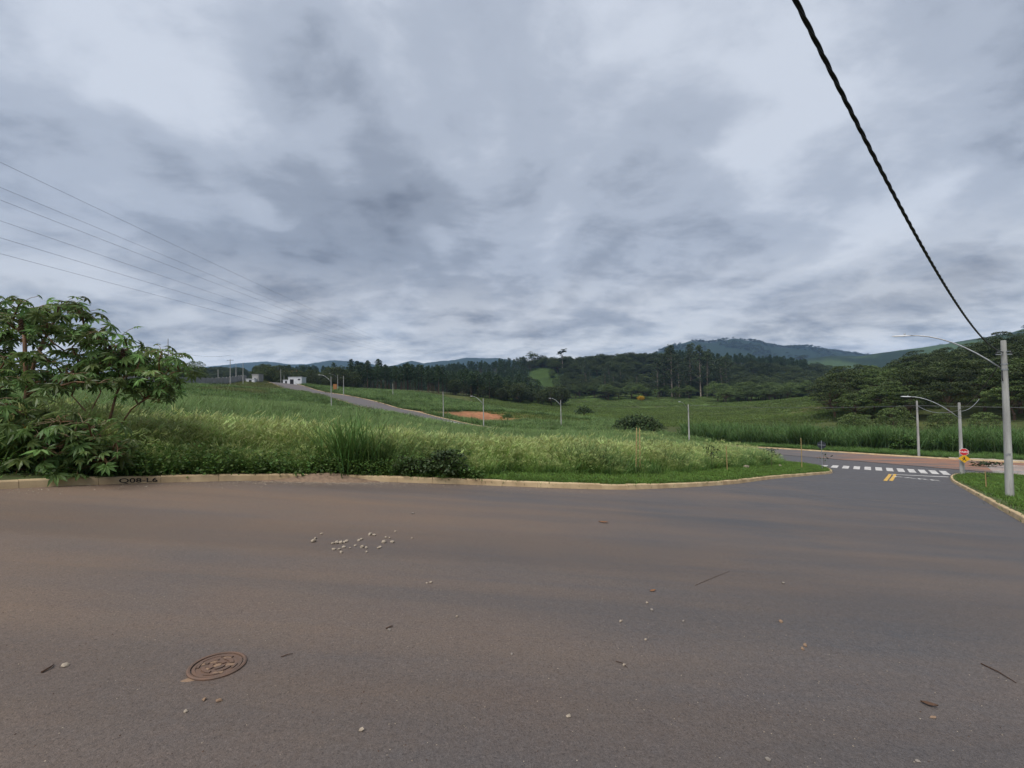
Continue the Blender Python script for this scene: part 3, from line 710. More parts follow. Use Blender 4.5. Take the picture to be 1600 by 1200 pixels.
def scatter(name, label, cat, x, y, scale, coll, nvar, z=None, zoff=0.0, tilt=0.12, seed=1, zscale=None):
    r = np.random.default_rng(seed); n = len(x)
    z = H(x, y) + zoff if z is None else z
    me = bpy.data.meshes.new(name); me.vertices.add(n); me.vertices.foreach_set('co', np.c_[x, y, z].ravel())
    s3 = np.c_[scale, scale, scale if zscale is None else zscale]
    a = me.attributes.new('sc', 'FLOAT_VECTOR', 'POINT'); a.data.foreach_set('vector', s3.astype(np.float32).ravel())
    rot = np.c_[r.normal(0, tilt, n), r.normal(0, tilt, n), r.uniform(0, 6.28, n)]
    a = me.attributes.new('rt', 'FLOAT_VECTOR', 'POINT'); a.data.foreach_set('vector', rot.astype(np.float32).ravel())
    a = me.attributes.new('ix', 'INT', 'POINT'); a.data.foreach_set('value', r.integers(0, nvar, n).astype(np.int32))
    o = link(name, me); tag(o, label, cat, kind='stuff')
    g = bpy.data.node_groups.new(name + '_scatter', 'GeometryNodeTree')
    g.interface.new_socket('Geometry', in_out='INPUT', socket_type='NodeSocketGeometry'); g.interface.new_socket('Geometry', in_out='OUTPUT', socket_type='NodeSocketGeometry')
    gi = g.nodes.new('NodeGroupInput'); go = g.nodes.new('NodeGroupOutput')
    def na(nm, ty):
        q = g.nodes.new('GeometryNodeInputNamedAttribute'); q.data_type = ty; q.inputs[0].default_value = nm; return q.outputs[0]
    ci = g.nodes.new('GeometryNodeCollectionInfo'); ci.inputs[0].default_value = coll; ci.inputs[1].default_value = True; ci.inputs[2].default_value = True
    ip = g.nodes.new('GeometryNodeInstanceOnPoints'); ip.inputs['Pick Instance'].default_value = True
    er = g.nodes.new('FunctionNodeEulerToRotation')
    g.links.new(gi.outputs[0], ip.inputs['Points']); g.links.new(ci.outputs[0], ip.inputs['Instance'])
    g.links.new(na('ix', 'INT'), ip.inputs['Instance Index']); g.links.new(na('rt', 'FLOAT_VECTOR'), er.inputs[0]); g.links.new(er.outputs[0], ip.inputs['Rotation'])
    g.links.new(na('sc', 'FLOAT_VECTOR'), ip.inputs['Scale']); g.links.new(ip.outputs[0], go.inputs[0])
    md = o.modifiers.new('scatter', 'NODES'); md.node_group = g
    return o
def rand_in(n, x0, x1, y0, y1, seed):
    r = np.random.default_rng(seed); return r.uniform(x0, x1, n), r.uniform(y0, y1, n)
def wedge(n, y0, y1, a0, a1, seed, power=1.0):
    """points in the wedge of land the photo looks over"""
    r = np.random.default_rng(seed); Y = y0 + (y1 - y0) * r.random(n) ** power; return Y * r.uniform(a0, a1, n), Y
LOT = np.r_[LK[::2], NK[::-1][(NK[::-1][:, 0] < 12)][::-1], np.array([(-135, 200), (-150, 90), (-150, -20), (-40, -40)])]
def lot_mask(x, y):
    dm, dc = np.full(len(x), 99.), np.full(len(x), 99.); dm, dc = sd_roads(x, y)
    return in_poly(x, y, LOT) & (dm > 0.16) & (dc > 0.7), dm, dc

# seed-head grass, guinea grass, lawn, weeds, cane, meadow tufts
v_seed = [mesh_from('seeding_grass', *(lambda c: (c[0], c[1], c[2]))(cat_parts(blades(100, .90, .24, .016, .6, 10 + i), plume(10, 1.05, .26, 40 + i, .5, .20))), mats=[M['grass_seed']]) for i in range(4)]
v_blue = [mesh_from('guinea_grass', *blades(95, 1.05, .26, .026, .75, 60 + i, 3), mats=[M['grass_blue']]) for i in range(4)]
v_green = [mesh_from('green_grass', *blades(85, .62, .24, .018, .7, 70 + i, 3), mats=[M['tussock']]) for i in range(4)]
v_lawn = [mesh_from('lawn_tuft', *blades(70, .060, .12, .009, .8, 80 + i, 2), mats=[M['lawn']]) for i in range(3)]
def weed_mesh(seed, n=55, rad=.3, h=.28, size=.085):
    r = np.random.default_rng(seed); P = np.c_[r.normal(0, rad * .5, n), r.normal(0, rad * .5, n), r.random(n) ** .8 * h]
    return leafquads(P, size, seed, .6, .75)
v_weed = [mesh_from('weed', *weed_mesh(90 + i, 60, .3, (.18, .28, .5, .75)[i], (.07, .085, .075, .06)[i]), mats=[M['weed']]) for i in range(4)]
v_cane = [mesh_from('cane_grass', *blades(70, 2.7, .55, .075, .5, 100 + i, 4, .7), mats=[M['cane']]) for i in range(4)]
v_mead = [mesh_from('meadow_tuft', *blades(60, .55, .75, .06, .9, 110 + i, 2), mats=[M['meadow']]) for i in range(3)]
v_mblue = [mesh_from('meadow_guinea', *blades(80, .95, .8, .07, .9, 115 + i, 2), mats=[M['grass_blue']]) for i in range(3)]
v_oliv = [mesh_from('marsh_tuft', *blades(60, .8, 1.4, .16, .8, 120 + i, 2), mats=[M['olive']]) for i in range(3)]
c_seed, c_blue, c_green, c_lawn = variant_coll('v_seed', v_seed), variant_coll('v_blue', v_blue), variant_coll('v_green', v_green), variant_coll('v_lawn', v_lawn)
c_weed, c_cane, c_mead, c_mblue, c_oliv = variant_coll('v_weed', v_weed), variant_coll('v_cane', v_cane), variant_coll('v_mead', v_mead), variant_coll('v_mblue', v_mblue), variant_coll('v_oliv', v_oliv)

# how far the mown strip reaches behind the kerb: none left of the dark bush, about 2 m right of it
def strip_w(x, y): return np.where(x > -1.6, 1.9 * sstep(-1.6, 0.2, x) + 0.9 * sstep(6, 20, x), 0.12)
EXC = [(at(548, 735, 11.75), .55), (at(690, 745, 12.05), .3), (at(640, 740, 11.9), .4), (at(855, 694, 27), .6)]
def clear_of(x, y):
    k = np.ones(len(x), bool)
    for p, r0 in EXC: k &= np.hypot(x - p[0], y - p[1]) > r0
    # nothing but shade grows under the castor plants
    k &= ~((x / y < az(205)) & (dist_line(x, y, LK[::2]) < 1.5))
    return k
x, y = wedge(26000, 7, 60, -1.45, 0.9, 201, 1.5)
ok, dm, dc = lot_mask(x, y); sw = strip_w(x, y); ok &= clear_of(x, y)
nseed = fbm(x, y, 11, 21); nb = fbm(x, y, 7, 22)
zone_seed = ok & (dm > sw + .45) & (dm < 9.0 + 6.5 * nseed) & (nb < 0.18)
s_ = zone_seed & (rng.random(len(x)) < np.where(y < 22, .95, .6))
edge = (0.45 + 0.55 * sstep(0.3, 2.2, dm - sw)) * (1 + .18 * nb)
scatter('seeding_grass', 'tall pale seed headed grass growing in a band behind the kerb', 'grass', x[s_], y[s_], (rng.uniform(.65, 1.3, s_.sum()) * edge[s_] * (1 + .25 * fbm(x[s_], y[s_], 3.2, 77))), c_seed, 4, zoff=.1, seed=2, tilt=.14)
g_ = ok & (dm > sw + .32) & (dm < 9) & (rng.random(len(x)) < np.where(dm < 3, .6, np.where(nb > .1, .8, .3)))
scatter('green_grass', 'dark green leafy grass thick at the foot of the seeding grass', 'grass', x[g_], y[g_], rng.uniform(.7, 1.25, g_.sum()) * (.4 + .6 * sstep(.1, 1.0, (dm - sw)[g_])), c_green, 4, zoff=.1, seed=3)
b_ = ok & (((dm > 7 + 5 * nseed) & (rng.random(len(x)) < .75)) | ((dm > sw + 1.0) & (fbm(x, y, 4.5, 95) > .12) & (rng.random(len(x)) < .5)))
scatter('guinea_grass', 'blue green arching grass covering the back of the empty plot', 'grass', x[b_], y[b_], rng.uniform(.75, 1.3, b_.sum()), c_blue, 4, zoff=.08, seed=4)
# meadow on the rise behind, up to the wall and down to the far street
x, y = wedge(30000, 52, 205, -1.35, 0.42, 202, 1.2)
ok, dm, dc = lot_mask(x, y); nb = fbm(x, y, 26, 31)
m1 = ok & (nb + 0.004 * (y - 110) - 0.004 * (x + 60) * (x < -40) > .12)
scatter('meadow_grass', 'yellowish rough meadow grass on the rise below the wall', 'grass', x[m1], y[m1], rng.uniform(.7, 1.3, m1.sum()), c_mead, 3, zoff=.05, seed=5)
ok &= (dc > 2.2); m2 = ok & ~m1
scatter('meadow_guinea', 'blue green tufted grass in the dip before the far street', 'grass', x[m2], y[m2], rng.uniform(.7, 1.25, m2.sum()), c_mblue, 3, zoff=.05, seed=6)
# beyond the cross street
x, y = wedge(34000, 60, 240, -0.75, 0.62, 203, 1.1)
dm, dc = sd_roads(x, y); beyond = ~in_poly(x, y, LOT) & (dc > 1.2) & (dm > 2)
bk = ((x + 7) / 22.0) ** 2 + ((y - 127 - 0.30 * (x + 7)) / 13) ** 2; bk2 = ((x - 12) / 16.0) ** 2 + ((y - 130) / 12) ** 2
beyond &= (bk + .35 * fbm(x, y, 14, 5) > 1.0) & (bk2 > .95); nb = fbm(x, y, 30, 33)
m3 = beyond & (dc < 60) & (nb > -.35) & (x < 34)
scatter('slope_grass', 'blue green tufts on the slope beyond the far street', 'grass', x[m3], y[m3], rng.uniform(.8, 1.5, m3.sum()), c_mblue, 3, zoff=.02, seed=7)
m4 = (bk > .9) & (bk2 <= 1.1) & (rng.random(len(x)) < .5)
scatter('yellow_turf', 'short yellow green turf beside the bare red earth', 'grass', x[m4], y[m4], rng.uniform(.3, .5, m4.sum()), c_mead, 3, zoff=.0, seed=8)
x, y = wedge(30000, 120, 400, -0.1, 1.0, 204, 1.0)
dm, dc = sd_roads(x, y); m5 = (dc > 28) & (bk.mean() > 0)
scatter('marsh_grass', 'olive brown marsh grass over the flat valley floor', 'grass', x[m5], y[m5], rng.uniform(.35, .75, m5.sum()), c_oliv, 3, zoff=0, seed=9)
# cane-like grass bank along the far side of the cross street
x, y = wedge(16000, 40, 125, 0.30, 1.6, 205, 1.0)
dm, dc = sd_roads(x, y); off_far = dist_line(x, y, FK[::2])
m6 = (dc > 5.5) & ~in_poly(x, y, LOT) & (dm > 3) & (off_far < 26) & (off_far > 5.5 + 2.5 * fbm(x, y, 12, 41)) & (x > 28) & (x / y > .42) & (rng.random(len(x)) < .62)
m6 &= ~((x > 49) & (off_far < 7.5))
scatter('cane_grass', 'tall dark green cane like grass bank beyond the cross street', 'tall grass', x[m6], y[m6], rng.uniform(.55, 1.2, m6.sum()) * (1 + .45 * fbm(x[m6], y[m6], 9, 91)), c_cane, 4, zoff=0, seed=10)
m7 = (dc > 0.8) & ~in_poly(x, y, LOT) & (dm > 2) & (off_far < 9) & (x > 20)
scatter('verge_grass', 'short green grass between far kerb and tall grass bank', 'grass', x[m7], y[m7], rng.uniform(.5, .9, m7.sum()), c_green, 4, zoff=.08, seed=11)
# mown strips
x, y = wedge(60000, 8, 50, -0.25, 0.95, 206, 1.6)
ok, dm, dc = lot_mask(x, y); m8 = ok & (dm < strip_w(x, y) + .5) & (dm > .34)
scatter('mown_grass', 'short bright mown grass strip between kerb and tall grass', 'grass', x[m8], y[m8], rng.uniform(.8, 1.7, m8.sum()), c_lawn, 3, zoff=.13, seed=12)
wk = m8 & (rng.random(len(x)) < .035)
scatter('strip_weeds', 'broad leaved weeds dotted through the mown grass strip', 'weeds', x[wk], y[wk], rng.uniform(.2, .5, wk.sum()), c_weed, 4, zoff=.13, seed=16)
x, y = rand_in(60000, 8, 62, 4, 48, 207)
dm, dc = sd_roads(x, y); sdR = dist_line(x, y, RK[::2]); m9 = (dm > .5) & (dc > .5) & (sdR < 14) & (x > y * .9 + 2) & (x < 1.7 * y)
scatter('corner_lawn', 'short green lawn round the concrete lamp poles at the corner', 'lawn', x[m9], y[m9], rng.uniform(1.0, 2.2, m9.sum()), c_lawn, 3, zoff=.13, seed=13)
x, y = rand_in(9000, 14, 60, 5, 40, 208)
dm, dc = sd_roads(x, y); m10 = (dm > 6.5 + fbm(x, y, 9, 51) * 2) & (dc > 4) & (x > y * .9 + 2)
scatter('corner_grass', 'tall brownish green grass behind the corner lawn', 'grass', x[m10], y[m10], rng.uniform(.7, 1.1, m10.sum()), c_seed, 4, zoff=.1, seed=14)
# creeping weeds over the kerb
qs = rng.uniform(arc_of(KL, -12, 3), arc_of(KL, 8, 16), 2100); PX, PY = [], []
for q in qs:
    p, n = KL.at(q); o_ = abs(rng.normal(.10, .42)) + (.17 if rng.random() < .9 else -.02)
    PX.append(p[0] + n[0] * o_); PY.append(p[1] + n[1] * o_)
PX, PY = np.array(PX), np.array(PY); m11 = (rng.random(len(PX)) < np.where(PX < -1, np.where(PX / PY < az(165), .12, .55), .10) * (1.0 + 1.3 * fbm(PX, PY, 1.7, 88)))
scatter('creeping_weeds', 'low broad leaved weeds creeping over the kerb top', 'weeds', PX[m11], PY[m11], rng.uniform(.25, 1.05, m11.sum()) * np.where(PX[m11] < -1, 1, .4), c_weed, 4, zoff=.14, seed=15)

# ------------------------------------------------------------------ trees
def clump_points(r, c, rad, n):
    d = r.normal(0, 1, (n, 3)); d[:, 2] = np.abs(d[:, 2]) * 0.9 - 0.15; d /= np.linalg.norm(d, axis=1)[:, None]
    return c + d * np.array(rad) * (0.55 + 0.45 * r.random((n, 1)) ** 0.5)
def tree_geo(kind, seed):
    """trunk (V,F) and crown (V,F,UV)"""
    r = np.random.default_rng(seed); tb = MB(); pts, vv = [], []
    def limb(a, b, r0, r1, n=5, sag=0.0):
        a, b = np.array(a, float), np.array(b, float); m = (a + b) / 2 + r.normal(0, .06, 3) * np.linalg.norm(b - a) + (0, 0, sag)
        tb.tube([a, m, b], [r0, (r0 + r1) / 2, r1], n, False)
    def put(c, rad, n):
        p = clump_points(r, np.array(c), rad, n); pts.append(p); vv.append(np.clip((p[:, 2] - c[2]) / (rad[2] * 1.6) + .45 + r.normal(0, .15, n), 0, 1))  # v follows height in the clump: lit top and shaded underside painted into leaf colour
    if kind == 'spread':
        h = 8.0; hub = np.array([r.normal(0, .4), r.normal(0, .4), 3.2])
        tb.tube([(0, 0, -.8), (.1, 0, 1.5), hub], [.32, .26, .2], 7)
        for i in range(44):
            th = i * 2.399 + r.normal(0, .3); q = math.sqrt((i + .5) / 44); R0 = 5.2 * q * r.uniform(.85, 1.12)
            c = np.array([R0 * math.cos(th), R0 * math.sin(th), h * (1.0 - .42 * q * q) + r.normal(0, .45) - (r.random() < .25) * 1.8])
            put(c, (1.5 * r.uniform(.7, 1.25), 1.5 * r.uniform(.7, 1.25), .62 * r.uniform(.7, 1.3)), 230)
            if i % 3 == 0: limb(hub, c - (0, 0, .4), .1, .03, 4, .3)
        size, asp, up = .27, .55, .7
    elif kind == 'round':
        hub = np.array([0, 0, 2.0]); tb.tube([(0, 0, -.8), (0, .1, 1), hub], [.28, .22, .18], 6)
        for i in range(46):
            th = i * 2.399; zf = 1 - 2 * (i + .5) / 46; rr = math.sqrt(max(0, 1 - zf * zf))
            s = r.uniform(.8, 1.12)
            c = np.array([3.1 * rr * math.cos(th) * s, 3.1 * rr * math.sin(th) * s, 4.1 + 3.1 * zf * s])
            if c[2] < .9: c[2] = .9 + r.random() * .5
            put(c, (1.15 * r.uniform(.7, 1.2), 1.15 * r.uniform(.7, 1.2), .8 * r.uniform(.7, 1.2)), 170)
            if i % 4 == 0: limb(hub, c, .09, .03, 4)
        size, asp, up = .26, .6, .5
    elif kind == 'euc':
        h = 26.0; bend = r.normal(0, .5, 2)
        sp = [(bend[0] * t * t * 2, bend[1] * t * t * 2, -1 + (h + 1) * t) for t in np.linspace(0, 1, 7)]
        tb.tube(sp, [.42, .38, .33, .28, .2, .13, .05], 7)
        for i in range(64):
            t = .26 + .74 * (i + .5) / 64; b = np.array([bend[0] * t * t * 2, bend[1] * t * t * 2, h * t])
            th = i * 2.399 + r.normal(0, .4); R0 = (3.4 * math.sin(min(1, (1 - t) * 1.7 + .18) * 1.57)) * r.uniform(.45, 1.15)
            c = b + np.array([R0 * math.cos(th), R0 * math.sin(th), R0 * .45])
            put(c, (1.35 * r.uniform(.6, 1.2), 1.35 * r.uniform(.6, 1.2), 1.15 * r.uniform(.6, 1.3)), 80); limb(b - (0, 0, .6), c, .07, .02, 3)
        size, asp, up = .62, .35, .1
    elif kind == 'planta':
        h = 17.0
        tb.tube([(0, 0, -1), (.1, 0, h * .4), (0, .1, h * .8), (0, 0, h)], [.2, .17, .1, .03], 5)
        for i in range(26):
            t = .46 + .54 * (i + .5) / 26; th = i * 2.399; R0 = 2.5 * math.sin(min(1, (1.04 - t) * 2.6) * 1.57) * r.uniform(.4, 1.1)
            c = np.array([R0 * math.cos(th), R0 * math.sin(th), h * t])
            put(c, (1.05 * r.uniform(.6, 1.2), 1.05 * r.uniform(.6, 1.2), .8 * r.uniform(.6, 1.3)), 60)
        size, asp, up = .6, .5, .3
    elif kind == 'lone':         # sparse tall tree: bare stem, two tufts
        h = 24.0
        tb.tube([(0, 0, -1), (.2, 0, 10), (0, 0, 18)], [.45, .35, .25], 7)
        for s in (-1, 1):
            e = np.array([s * 2.6, r.normal(0, .6), h - 1.5 + s * .8]); limb((0, 0, 16), e, .2, .06, 5)
            for i in range(16): put(e + r.normal(0, 1, 3) * (1.3, 1.3, 1.6), (1.3, 1.3, .9), 90)
        for i in range(14): put(np.array([r.normal(0, 1.3), r.normal(0, 1.3), 10 + 9 * r.random()]), (1., 1., .8), 60)
        size, asp, up = .75, .6, .3
    elif kind == 'bush':
        tb.tube([(0, 0, -.3), (0, 0, .7)], [.06, .04], 5)
        for i in range(5): limb((0, 0, .3), (r.normal(0, .5), r.normal(0, .5), 1.1), .03, .015, 4)
        for i in range(24):
            th = i * 2.399; q = math.sqrt((i + .5) / 24)
            c = np.array([.95 * q * math.cos(th), .95 * q * math.sin(th), .25 + 1.15 * (1 - .7 * q * q) * r.uniform(.5, 1.1)])
            put(c, (.34, .34, .28), 60)
        size, asp, up = .14, .6, .4
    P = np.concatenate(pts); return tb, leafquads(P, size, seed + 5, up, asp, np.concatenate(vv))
TREES = {}
def tree_set(kind, n, leaf, bark):
    out = []
    for i in range(n):
        tb, (V, F, U) = tree_geo(kind, 300 + 17 * i + len(kind))
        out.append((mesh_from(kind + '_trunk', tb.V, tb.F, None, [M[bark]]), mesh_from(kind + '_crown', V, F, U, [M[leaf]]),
                    (tb, V, F, U)))
    return out
TREES['spread'] = tree_set('spread', 5, 'canopy', 'bark'); TREES['spread2'] = [(t[0], (lambda m: (m.materials.clear(), m.materials.append(M['canopy2']), m)[2])(t[1].copy()), t[2]) for t in TREES['spread']]
TREES['round'] = tree_set('round', 4, 'canopy2', 'bark'); TREES['darkround'] = [(t[0], (lambda m: (m.materials.clear(), m.materials.append(M['canopy']), m)[2])(t[1].copy()), t[2]) for t in TREES['round']]
TREES['euc'] = tree_set('euc', 4, 'euc', 'palebark'); TREES['planta'] = tree_set('planta', 4, 'planta', 'bark'); TREES['lone'] = tree_set('lone', 1, 'euc', 'palebark')
TREES['bush'] = tree_set('bush', 3, 'bushl', 'bark'); TREES['darkbush'] = [(t[0], (lambda m: (m.materials.clear(), m.materials.append(M['darkbush']), m)[2])(t[1].copy()), t[2]) for t in TREES['bush']]
def merged_variants(kind, leaf, bark):
    out = []
    for t in TREES[kind]:
        tb, V, F, U = t[2]; tv = np.array(tb.V); b = len(tv)
        tri = [f for f in tb.F if len(f) == 4]
        FF = np.concatenate([np.array(tri), F + b]); UU = np.concatenate([np.zeros((b, 2)), U])
        out.append(mesh_from(kind + '_merged', np.concatenate([tv, V]), FF, UU, [M[bark], M[leaf]], midx=np.r_[np.zeros(len(tri)), np.ones(len(F))]))
    return variant_coll('v_' + kind, out)
def plant_tree(kind, x, y, s, label, group=None, name='tree', cat='tree', sz=None, z=None):
    tr, cr, _ = random.choice(TREES[kind])
    o = empty(name, (x, y, (h1(x, y) if z is None else z)), random.uniform(0, 6.28)); o.scale = (s, s, sz or s)
    link('trunk', tr, o); link('crown', cr, o)
    return tag(o, label, cat, group)
def grow(kind, pts, s0, s1, label, group, name, cat='tree', szk=1.0):
    zs = H([p[0] for p in pts], [p[1] for p in pts])
    for (x, y), z in zip(pts, zs):
        s = random.uniform(s0, s1); plant_tree(kind, x, y, s, label, group, name, cat, s * szk * random.uniform(.85, 1.15), float(z) - .2)
def poisson(n, dmin, sampler, test, seed):
    r = random.Random(seed); out = []
    for _ in range(n * 40):
        if len(out) >= n: break
        p = sampler(r)
        if not test(*p): continue
        if all((p[0] - q[0]) ** 2 + (p[1] - q[1]) ** 2 > dmin * dmin for q in out): out.append(p)
    return out
def wsamp(y0, y1, p0, p1):
    a0, a1 = az(p0), az(p1)
    def f(r):
        Y = r.uniform(y0, y1); return (Y * r.uniform(a0, a1), Y)
    return f
dFK = lambda x, y: float(dist_line(np.array([x]), np.array([y]), FK[::3])[0])
dNK = lambda x, y: float(dist_line(np.array([x]), np.array([y]), NK[::3])[0])
# right-hand wooded slope
pts = poisson(175, 7.0, wsamp(80, 235, 1300, 1720), lambda x, y: dFK(x, y) > 28 and x + 0.15 * y > 112, 5)
grow('spread', pts[::2], .95, 1.5, 'dark spreading tree in the wood on the slope behind the corner lamp poles', 'dark trees of the wooded slope', 'spreading_tree', szk=1.05)
grow('spread2', pts[1::2], .8, 1.3, 'mid green flat topped tree in the wood on the slope behind the lamp poles', 'lighter trees of the wooded slope', 'flat_topped_tree')
pts = poisson(40, 5.0, wsamp(72, 120, 1330, 1720), lambda x, y: 20 < dFK(x, y) < 40, 6)
grow('round', pts, .45, .8, 'round light green bush at the foot of the wooded slope', 'bushes at the foot of the wooded slope', 'round_bush', 'bush')
pts = poisson(34, 3.0, wsamp(46, 95, 1090, 1640), lambda x, y: 8 < dFK(x, y) < 17 and dFK(x, y) < dNK(x, y), 16)
grow('bush', pts, 1.1, 2.2, 'leafy green shrub growing through the cane grass bank', 'shrubs in the cane grass bank', 'shrub', 'shrub')
# low umbrella trees along the far edge of the valley floor
pts = poisson(62, 8.0, wsamp(300, 395, 880, 1290), lambda x, y: y > 372 - 0.05 * x or x / y > .5, 7)
grow('spread2', pts, 1.15, 1.7, 'low umbrella shaped tree along the far edge of the valley meadow', 'umbrella trees edging the valley meadow', 'umbrella_tree', szk=.95)
pts = poisson(40, 9.0, wsamp(240, 330, 1130, 1330), lambda x, y: y > 300 - 0.25 * (x - 130), 17)
grow('spread2', pts, 1.0, 1.5, 'pale green umbrella tree standing out into the valley meadow', 'umbrella trees reaching into the meadow', 'umbrella_tree', szk=.9)
p = at(1001, 613, 352); plant_tree('round', p[0], p[1], .85, 'small tree covered in yellow blossom among the umbrella trees', None, 'blossoming_tree', sz=.6)
bt = bpy.data.objects['blossoming_tree']; cr = [c for c in bt.children if 'crown' in c.name][0]; cr.data = cr.data.copy(); cr.data.materials.clear(); cr.data.materials.append(M['yflower'])
# tall eucalyptus stand
pts = poisson(24, 5.5, wsamp(385, 440, 1020, 1140), lambda x, y: True, 8)
grow('euc', pts, 1.15, 1.75, 'tall pale stemmed eucalyptus in the stand beyond the valley meadow', 'eucalyptus stand beyond the meadow', 'eucalyptus_tree')
pts = poisson(9, 8, wsamp(420, 500, 905, 1010), lambda x, y: True, 9)
grow('euc', pts, .7, 1.05, 'scattered eucalyptus on the hillside above the umbrella trees', 'scattered hillside eucalyptus', 'eucalyptus_tree')
p = at(879, 590, 560); plant_tree('lone', p[0], p[1], 1.25, 'lone twin tufted tree rising above the ridge skyline', None, 'tall_tree', sz=.95)
for px_t, s in ((815, 1.6), (832, 2.0), (848, 1.5)):
    p = at(px_t, 590, 600); plant_tree('spread', p[0], p[1], s, 'big round crowned tree breaking the ridge skyline', 'big trees on the ridge skyline', 'ridge_tree', sz=s * 1.35)
for px_t, s in ((936, 1.2), (972, 1.5)):
    p = at(px_t, 590, 560); plant_tree('spread', p[0], p[1], s, 'dark umbrella tree on the skyline beside the scattered eucalyptus', 'umbrella trees on the skyline', 'ridge_tree', sz=s * 1.6)
# plantation front row with visible trunks, beyond the far street
pts = poisson(85, 3.6, wsamp(222, 275, 545, 850), lambda x, y: y > 222 + 0.38 * (x + 110) , 10)
grow('planta', pts, .75, 1.05, 'slim dark plantation tree with bare trunk beyond the far street', 'plantation trees beyond the far street', 'plantation_tree')
pts = poisson(32, 7, wsamp(200, 300, 700, 885), lambda x, y: y > 250, 11)
grow('darkround', pts, 1.1, 1.7, 'dark bushy tree at the foot of the plantation by the valley', 'bushy trees below the plantation', 'bushy_tree')
pts = poisson(28, 7, wsamp(205, 250, 405, 560), lambda x, y: y > 214, 12)
grow('darkround', pts, 1.0, 1.7, 'dark rounded tree behind the white house at the top of the street', 'dark trees behind the white house', 'bushy_tree')
# bushes behind the long wall
pts = poisson(16, 4, wsamp(122, 150, 205, 330), lambda x, y: x < -106, 13)
grow('round', pts, .7, 1.1, 'bright green bush showing over the long grey wall', 'green bushes behind the grey wall', 'round_bush', 'bush')
# lone bushes on the plot and in the valley
for px_b, py_b, Yb, s, k, lab in [(1000, 668, 92, 3.4, 'darkbush', 'broad dark bush behind the leaning bamboo stakes'), (978, 672, 96, 2.6, 'darkbush', 'smaller dark bush left of the broad dark bush'),
                                  (1021, 672, 90, 2.4, 'darkbush', 'low dark bush beside the broad dark bush'), (912, 647, 150, 3.2, 'darkbush', 'rounded dark bush alone on the valley meadow'),
                                  (690, 745, 12.0, .68, 'darkbush', 'dense dark shrub at the kerb where the mown strip begins'), (640, 740, 11.9, .5, 'darkbush', 'small dark leafy shrub in the grass by the kerb'),
                                  (850, 737, 15.4, .42, 'bush', 'low green shrub at the back of the mown strip'), (793, 662, 120, 1.6, 'bush', 'small green bush beside the bare red earth'),
                                  (770, 690, 60, .0, 'bush', None)]:
    if not lab: continue
    q = at(px_b, py_b, Yb); plant_tree(k, q[0], q[1], s, lab, None, 'shrub', 'shrub')
clr = poisson(11, 9, wsamp(420, 540, 842, 892), lambda x, y: True, 19)
grow('round', clr, .7, 1.3, 'small round tree dotted on the green hillside clearing', 'small trees on the hillside clearing', 'round_tree')
# far woods: too many and too far to tell apart
c_planta = merged_variants('planta', 'planta', 'bark'); c_spread = merged_variants('spread', 'canopy', 'bark')
x, y = wedge(5200, 300, 900, az(395), az(1420), 301, 0.8)
cl = ((x - 42) / 20) ** 2 + ((y - 470) / 95) ** 2 + .9 * fbm(x, y, 45, 71)
ok = (y > 395 - 110 * (x / y < .0) ) & (cl > 1.0) & (fbm(x, y, 160, 61) > -.75)
pl = ok & ((x / y < .04) | ((x / y > .40) & (x / y < .72) & (y > 560)))
scatter('plantation_wood', 'dark plantation wood covering the hills behind the valley', 'wood', x[pl], y[pl], rng.uniform(.7, 1.15, pl.sum()), c_planta, 4, zoff=-.3, tilt=.03, seed=21)
ot = ok & ~pl
scatter('hillside_wood', 'mixed dark wood on the hillside behind the meadow', 'wood', x[ot], y[ot], rng.uniform(.9, 1.7, ot.sum()), c_spread, 5, zoff=-.3, tilt=.03, seed=22)
x, y = wedge(2600, 260, 700, az(150), az(400), 302, 0.8); k_ = (y > 300)
scatter('left_hill_wood', 'dark wood on the low hill behind the grey wall', 'wood', x[k_], y[k_], rng.uniform(.6, 1.0, k_.sum()), c_spread, 5, zoff=-.3, tilt=.03, seed=23)
x, y = wedge(5200, 235, 520, az(1290), az(1700), 303, 1.0)
k_ = (x > 150)
scatter('slope_wood', 'dark wood running on over the top of the wooded slope', 'wood', x[k_], y[k_], rng.uniform(.9, 1.4, k_.sum()), c_spread, 5, zoff=-.3, tilt=.03, seed=24)
x, y = wedge(9000, 1200, 3300, az(980), az(1640), 304, 0.6)
k_ = fbm(x, y, 420, 63) > 0.05
k_ &= (y > 2300) | (x / y < .72) | (fbm(x, y, 240, 64) > .35)
scatter('mountain_wood', 'patches of wood on the far mountain and its skyline', 'wood', x[k_], y[k_], rng.uniform(1.1, 2.2, k_.sum()), c_spread, 5, zoff=-.5, tilt=.03, seed=25)

